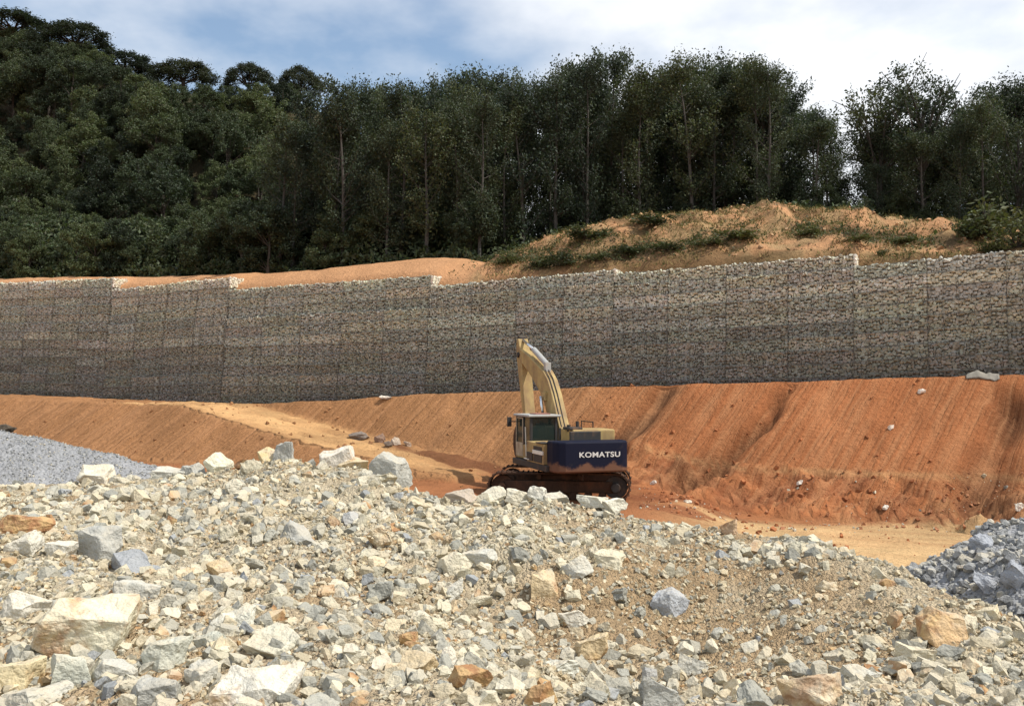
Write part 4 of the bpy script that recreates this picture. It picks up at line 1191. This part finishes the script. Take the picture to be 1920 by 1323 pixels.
# plantation trees along the plateau
s = s_of(470, -8)
cols_ = np.arange(s_of(470, -8), s_of(2000, -14), 2.05)
for row in range(7):
    for s in cols_:
        ss = s + rnd.uniform(-1.0, 1.0) + (1.25 if row % 2 else 0)
        b = float(bcrest(ss)) + 2.6 + row * 3.1 + rnd.uniform(-1, 1)
        if b > 13: b += 1.0
        X, Y = sd2xy(ss, -b); px_ = topx(X, Y)
        if px_ < 520 or px_ > 2000: continue
        if 1560 < px_ < 1625 and rnd.random() < .6: continue
        if px_ > 1330 and row > 5: continue
        z = float(hill(ss, b))
        h_ = (zsky(px_, Y, SKX, SKY) - z) * rnd.choice([.72, .8, .86, .92, .97, 1.0, 1.04])
        if h_ < 4: continue
        h_ = min(h_, 19)
        px_side = zone(px_)
        rw = ('front', 'second', 'middle', 'middle', 'rear', 'rear', 'rear')[row]
        plant('slender', X, Y, z, h_, 'slender tree, %s rows of forest, %s' % (rw, px_side), GS, rnd.uniform(.74, .98) * (13 / max(h_, 9)) ** .5)
# single trees standing out on the right
for px_, top, b, kind, wd, lab, ix in (
    (1735, 84, 17.0, 'open', 1.0, 'tall open-crowned tree with a pale bare trunk, tallest on the right', 0),
    (1648, 112, 18.5, 'open', .9, 'feathery open-crowned tree with a straight thin trunk left of the tallest one', 1),
    (1790, 150, 20.0, 'open', .75, 'thinner open-crowned tree right of the tallest one', 2),
    (1905, 150, 16.0, 'open', .8, 'open-crowned tree at the right picture edge', 3),
    (1132, 84, 20.0, 'open', .7, 'thin tree whose loose top rises above the middle of the forest', 2),
    (1440, 106, 19.0, 'open', .8, 'tall loose-topped tree at the right shoulder of the main forest', 0),
    (1322, 98, 20.0, 'open', .75, 'tall loose-topped tree near the right shoulder of the forest', 3)):
    ss, _ = on_line(px_, 400, -b); X, Y = sd2xy(ss, -b); z = float(hill(ss, b))
    plant(kind, X, Y, z, zsky(px_, Y, [0, 1], [top, top]) - z, lab, None, wd, idx=ix)
# dense jungle on the rising hillside to the left
GJ = 'jungle trees on the left hillside'
for s in np.arange(s_of(-60, -52) - 4, s_of(640, -5), 3.0):
    for b0 in np.arange(5.0, 50, 3.6):
        ss = s + rnd.uniform(-1.3, 1.3); b = b0 + rnd.uniform(-1.3, 1.3)
        X, Y = sd2xy(ss, -b); px_ = topx(X, Y)
        if px_ < -50 or px_ > 640: continue
        if b > 30 and px_ > 560: continue
        z = float(hill(ss, b))
        h_ = min(rnd.choice([4.5, 5.5, 6.5, 7.5, 9.0]), zsky(px_, Y, LSX, LSY) - z + 1.0)
        if b < 14: h_ = min(h_, rnd.uniform(3.6, 5.5))
        if h_ < 2.5: continue
        rw = 'foot' if b < 18 else ('middle' if b < 34 else 'top')
        plant('jungle', X, Y, z, h_, 'bushy jungle tree at the %s of the left hillside, %s' % (rw, 'at the left edge' if px_ < 90 else ('below the tall domed tree' if px_ < 210 else ('below the flat-topped tree' if px_ < 300 else ('below the broad round crown' if px_ < 410 else ('below the umbrella tree' if px_ < 515 else 'next to the slender trees'))))), GJ, rnd.uniform(.9, 1.2) * (8 / h_) ** .25)
# young bushy trees along the forest foot
for row in range(4):
    for s in np.arange(s_of(-60, -8) - 3, s_of(1990, -14), 3.2):
        ss = s + rnd.uniform(-1.4, 1.4); b = float(bcrest(ss)) + 3.2 + row * 4.6 + rnd.uniform(-1.2, 1.2)
        X, Y = sd2xy(ss, -b); px_ = topx(X, Y)
        if px_ < -50 or px_ > 1990 or (px_ < 560 and row > 1): continue
        h_ = rnd.uniform(2.2, 4.2) * (1.15 if px_ < 950 else .8) * (1 + .3 * row)
        px_side = zone(px_)
        plant('jungle', X, Y, float(hill(ss, b)), h_, 'low bushy tree under the %s slender trees, %s' % ('front' if row < 2 else 'rear', px_side), 'bushy young trees under the slender trees', 1.25)
# round crowns against the sky on the ridge
for px_, top, wpx, b, lab, ix in ((20, 28, 160, 44, 'dark leafy tree at the highest point of the hill, top left corner', 0), (138, 44, 140, 43, 'tall dark domed tree beside the highest one on the hill', 1), (232, 99, 120, 45, 'flat-topped dark tree below the tall domed tree on the ridge', 2),
    (345, 116, 118, 46, 'broad round-crowned tree with sky showing under its branches', 3), (466, 120, 96, 47, 'round umbrella tree standing alone on the ridge', 1), (562, 128, 84, 47, 'smallest round-crowned tree at the right end of the ridge', 0), (80, 85, 150, 40, 'dark round tree just below the hilltop', 3), (275, 145, 90, 42, 'dark low round tree in the ridge dip', 2)):
    ss, _ = on_line(px_, 200, -b); X, Y = sd2xy(ss, -b); z = float(hill(ss, b))
    h_ = zsky(px_, Y, [0, 1], [top, top]) - z
    if h_ < 6: z -= 6 - h_; h_ = 6
    plant('dome', X, Y, z, h_ / .985, lab, None, (wpx * Y / F) / 7.6 / (h_ / 10.0), idx=ix)

# ------------------------------------------------------------------ undergrowth along the forest edge (one mass)
nn = 80000
ssv = rng.uniform(s_of(-60, -8) - 4, s_of(2000, -14), nn)
off = rng.random(nn) ** 1.6 * 13
bb = bcrest(ssv) + 1.0 + off
clump = np.clip(.5 + 1.7 * fbm(ssv * .55, bb * .55, 3, 111), 0, 1)
hh_ = rng.random(nn) ** .7 * (0.5 + 2.6 * clump) * sst(-.2, 2.5, off + .6)
left = 1 - sst(s_of(820, -8), s_of(1150, -14), ssv)
hh_ *= .55 + 1.05 * left
keep = rng.random(nn) < .25 + .75 * clump
ssv, bb, hh_ = ssv[keep], bb[keep], hh_[keep]
Xu, Yu = sd2xy(ssv, -bb)
Vu, Fu, Cu = leaves_np(np.stack([Xu, Yu, hill(ssv, bb) + hh_], 1), rng, .17)
o = link('undergrowth', mesh_np('undergrowth', Vu, Fu, M_LEAF2, False, Cu)); tag(o, 'dark green undergrowth filling the foot of the forest', 'undergrowth', kind='stuff')

# shrubs on the mound
def shrub_proto(seed):
    r = np.random.default_rng(seed); tips = []; paths = []
    for i in range(14):
        an = r.uniform(0, 6.28); ln = r.uniform(.2, .8); e = np.array([math.cos(an) * ln, math.sin(an) * ln, r.uniform(.3, 1.0)])
        paths.append(([(0, 0, 0), tuple(e * .6), tuple(e)], .02, .006)); tips += [e, e * .7]
    cen = np.concatenate([q[None] + r.normal(0, .16, (26, 3)) for q in tips])
    cen[:, 2] = np.clip(cen[:, 2], .03, None)
    Vl, Fl, Cl = leaves_np(cen, r, .085)
    Vt, Ft = tubes(paths, 5)
    return mesh_np('stems', Vt, Ft, M_BARKD, True), mesh_np('foliage', Vl, Fl, M_SHRUB, False, Cl)
SHR = [shrub_proto(200 + i) for i in range(4)]
SH = [(1050, 483, 70, 42, 'dark green shrub on the left foot of the orange mound'), (1012, 492, 50, 26, 'small shrub left of the dark green one on the mound foot'), (1120, 478, 60, 26, 'low shrub right of the dark green one on the mound foot'),
      (1185, 466, 70, 28, 'low spreading bush on the left flank of the mound'), (1250, 460, 60, 24, 'grey green bush on the mound below its left shoulder'), (1390, 438, 80, 34, 'bush in the dark gully near the top of the mound'), (1330, 452, 60, 26, 'bush just left of the gully on the mound'),
      (1520, 432, 60, 22, 'sparse low bush right of the mound top'), (1600, 446, 70, 20, 'scrubby patch bush on the right slope of the mound'), (1690, 450, 60, 18, 'scrubby low bush farther right on the mound'), (1655, 470, 24, 20, 'tiny round bush just above the wall on the right'),
      (1860, 420, 120, 70, 'large pale green bush at the right end of the mound'), (1905, 440, 90, 60, 'leafy green bush at the right picture edge above the wall'), (1815, 432, 70, 40, 'dark bush left of the large pale green one'), (1870, 462, 60, 30, 'small pale bush on the wall top at the right'),
      (955, 482, 60, 30, 'shrub where the orange bank meets the mound'), (1230, 412, 90, 34, 'broad shrub at the forest edge on the mound'), (1100, 436, 90, 36, 'leafy shrub at the forest edge left of the mound top')]
for i, (px_, py_, wpx, hpx, lab) in enumerate(SH):
    a_, b_2 = ray(px_, py_ + hpx * .4)
    Ds = np.arange(38, 80, .1); sv, dv = xy2sd(a_ * Ds, Ds)
    hit = np.where((CAMZ + b_2 * Ds <= hill(sv, -dv)) & (-dv > 1.0))[0]
    D = Ds[hit[0]] if len(hit) else 55.0
    sq, dq = xy2sd(a_ * D, D); zq = float(hill(sq, -dq))
    st, fm = SHR[i % 4]
    o = empty('shrub', (a_ * D, D, zq - .03), rnd.uniform(0, 6.28)); o.scale = (wpx * D / F / 1.5, wpx * D / F / 1.5, hpx * D / F / 1.0 * (.9 if px_ > 1790 else .6))
    link('stems', st, o); link('foliage', fm, o)
    tag(o, lab, 'shrub', 'shrubs on the orange mound')
# low scrub in the dark strips of the mound
nn = 70000
ssv = rng.uniform(s_of(900, -6), s_of(1860, -10), nn); bb = rng.uniform(1.4, 14, nn)
Xd, Yd = sd2xy(ssv, -bb); Zd = hill(ssv, bb)
keep = (rng.random(nn) < (.06 + band_mask(Xd, Yd, Zd)) * (0.6 + 1.6 * fbm(ssv * .9, bb * .9, 3, 123))) & (bb < bcrest(ssv) + 1.5)
Xd, Yd, Zd = Xd[keep], Yd[keep], Zd[keep]
Vu, Fu, Cu = leaves_np(np.stack([Xd, Yd, Zd + .02 + .3 * rng.random(len(Xd)) ** 1.5], 1), rng, .075)
o = link('scrub', mesh_np('scrub', Vu, Fu, M_SHRUB, False, Cu)); tag(o, 'low grey green scrub in dark strips across the orange mound', 'scrub', kind='stuff')
# dry grass on the mound
nn = 30000
ssv = rng.uniform(s_of(960, -6), s_of(1860, -10), nn); bb = rng.uniform(1.2, 13.5, nn)
keep = (bb < bcrest(ssv) + 1.2) & (fbm(ssv * .5, bb * .8, 4, 121) > -.06)
ssv, bb = ssv[keep], bb[keep]
Xd, Yd = sd2xy(ssv, -bb); Zd = hill(ssv, bb)
an = rng.uniform(0, 6.28, len(Xd)); hh_ = rng.uniform(.08, .24, len(Xd)); ln = rng.normal(0, .12, (len(Xd), 2))
base = np.stack([Xd, Yd, Zd - .02], 1); sd = np.stack([np.cos(an), np.sin(an), an * 0], 1) * .025
tip = base + np.stack([ln[:, 0], ln[:, 1], hh_], 1)
Vd = np.stack([base - sd, base + sd, tip], 1).reshape(-1, 3); Fd = np.arange(len(Vd)).reshape(-1, 3)
cd = np.where((rng.random(len(Xd)) < .45)[:, None], np.array([[.30, .22, .09]]), np.array([[.13, .14, .05]])) * rng.uniform(.7, 1.2, (len(Xd), 1))
m = MT('dry_grass', .9, .1); m.color(m.attr().outputs['Color'])
o = link('dry_grass', mesh_np('dry_grass', Vd, Fd, m.m, False, np.repeat(cd, 3, 0))); tag(o, 'thin dry grass growing in patches on the orange mound', 'grass', kind='stuff')

# ------------------------------------------------------------------ loose rocks and litter on the red ground
def ground_hit(px, py, lo=20, hi=60):
    a, b = ray(px, py); Ds = np.arange(lo, hi, .04)
    hit = np.where(CAMZ + b * Ds <= ground_xy(a * Ds, Ds))[0]
    D = Ds[hit[0]] if len(hit) else hi
    return Vector((a * D, D, CAMZ + b * D))
LOOSE = [(1728, 735, 12, 9, (.8, .74, .66), 'white stone high on the right red slope'), (1670, 802, 10, 9, (.8, .72, .62), 'white stone halfway down the right red slope'),
         (672, 818, 38, 16, (.22, .18, .15), 'dark flat boulder beside the ramp, leftmost of the row'), (712, 822, 20, 18, (.26, .17, .12), 'brown stone beside the ramp, second of the row'), (742, 828, 18, 16, (.5, .42, .34), 'pale stone beside the ramp, third of the row'), (728, 833, 16, 12, (.2, .16, .13), 'small dark stone in front of the ramp-side row'), (764, 832, 14, 9, (.36, .27, .2), 'last small stone at the right end of the ramp-side row'),
         (640, 747, 14, 6, (.72, .62, .55), 'pale stone at the foot of the wall, left one'), (724, 745, 24, 7, (.7, .64, .56), 'pale flat stone at the foot of the wall above the ramp'), (1500, 905, 12, 9, (.72, .66, .6), 'pale stone in the spoil below the gully'), (1660, 955, 12, 8, (.74, .7, .62), 'pale stone at the toe of the slope'), (1910, 950, 16, 14, (.7, .64, .56), 'pale stone at the toe of the slope by the right edge'), (1225, 905, 12, 9, (.74, .7, .64), 'white stone right of the excavator track'), (1290, 940, 14, 7, (.7, .64, .54), 'pale stone behind the crest right of the excavator')]
for i, (px_, py_, wpx, hpx, c, lab) in enumerate(LOOSE):
    q = ground_hit(px_, py_ + hpx * .35)
    o = link('rock', MIDS[(i * 5) % len(MIDS)]); wm = wpx * q.y / F; hm = hpx * q.y / F
    o.scale = (wm * 1.1, wm * .8, hm * 1.2); o.location = (q.x, q.y, float(ground_xy(q.x, q.y)) + hm * .3); o.color = tuple(c) + (.1,)
    tag(o, lab, 'rock', 'loose rocks on the red ground')
nn = 2000
pxs = rng.uniform(1190, 1960, nn); Yv = rng.uniform(29.5, 36.5, nn); Xv = (pxs - CX) / F * Yv
Zv = ground_xy(Xv, Yv); kp = (rng.random(nn) < .3 + 1.2 * fbm(Xv * .5, Yv * .8, 3, 131)) & (Zv < 0.9)
Xv, Yv, Zv = Xv[kp], Yv[kp], Zv[kp]; sz = .03 + .14 * rng.random(len(Xv)) ** 5
cl = pal(len(Xv)); cl[rng.random(len(Xv)) < .7] = (.36, .16, .08, .5)
o = link('spoil_stones', scatter('spoil_stones', TINY, np.stack([Xv, Yv, Zv + sz * .15], 1), sz, cl, M_RUBBLE)); tag(o, 'scattered small stones and clods along the toe of the red slope', 'stones', kind='stuff')

nn = 14000
sv = rng.uniform(s_of(250), s_of(1990), nn); dv = rng.uniform(.3, 14, nn)
Xv, Yv = sd2xy(sv, dv); Zv = ground(sv, dv)
gl_ = ground_level(Xv, Yv)
kp = rng.random(nn) < np.where((Zv < gl_ + 1.7) & (sv > s_of(1130)), .6, .12) * np.clip(.5 + 1.6 * fbm(sv * .6, dv * .6, 3, 133), 0, 1)
kp &= (Zv > gl_ + .15) | (rng.random(nn) < .12)
kp &= np.hypot(Xv - EXC[0], Yv - EXC[1]) > 2.6
Xv, Yv, Zv, sv = Xv[kp], Yv[kp], Zv[kp], sv[kp]; sz = .03 + .2 * rng.random(len(Xv)) ** 3.5
kr = sst(s_of(1000), s_of(1350), sv)[:, None]
cl = np.concatenate([(SLOPE_L * (1 - kr) + SLOPE_R * kr) * rng.uniform(.55, 1.1, (len(Xv), 1)), np.full((len(Xv), 1), .0)], 1)
o = link('soil_clods', scatter('soil_clods', TINY, np.stack([Xv, Yv, Zv + sz * .12], 1), sz, cl, M_RUBBLE)); tag(o, 'loose red soil clods strewn over the cut slope and its toe', 'soil clods', kind='stuff')
nn = 1500
sv = rng.uniform(s_of(960, -6), s_of(1860, -10), nn); bv = rng.uniform(1.6, 12, nn)
kp = bv < bcrest(sv) + .5; sv, bv = sv[kp], bv[kp]
Xv, Yv = sd2xy(sv, -bv); sz = .04 + .22 * rng.random(len(sv)) ** 4
cl = np.concatenate([np.array([[.45, .27, .14]]) * rng.uniform(.6, 1.3, (len(sv), 1)), np.full((len(sv), 1), .2)], 1)
o = link('mound_stones', scatter('mound_stones', TINY, np.stack([Xv, Yv, hill(sv, bv) + sz * .15], 1), sz, cl, M_RUBBLE)); tag(o, 'small stones and clods scattered over the orange mound above the wall', 'stones', kind='stuff')
# crumpled sheet left at the foot of the wall on the right
q0 = s_of(1842)
nu, nv = 26, 9
uu, vv = np.meshgrid(np.linspace(-1, 1, nu), np.linspace(0, 1, nv), indexing='ij')
Ss = q0 + uu * .62; Dd = .12 + vv * .45
prof = np.interp(uu, [-1, -.45, -.3, 0, .25, .45, 1], [.01, .14, .2, .12, .04, .09, .01])
Xs, Ys = sd2xy(Ss, Dd)
Zs = ground(Ss, Dd) + .03 + prof * (1 - vv ** 2 * .9) + .05 * fbm(uu * 4, vv * 3, 3, 141)
m = MT('grey_geotextile', .8, .2); rgb = m.n('ShaderNodeRGB'); rgb.outputs[0].default_value = (.26, .24, .20, 1)
m.color(m.scale(rgb.outputs[0], m.math('MULTIPLY_ADD', m.noise(5, 4, m.pos()), .6, .7)))
o = link('cloth_sheet', mesh_np('cloth_sheet', np.stack([Xs.ravel(), Ys.ravel(), Zs.ravel()], 1), grid_faces(nu, nv), m.m, True))
o.modifiers.new('solid', 'SOLIDIFY').thickness = .012
tag(o, 'crumpled pale cloth sheet lying at the foot of the wall on the right', 'cloth')
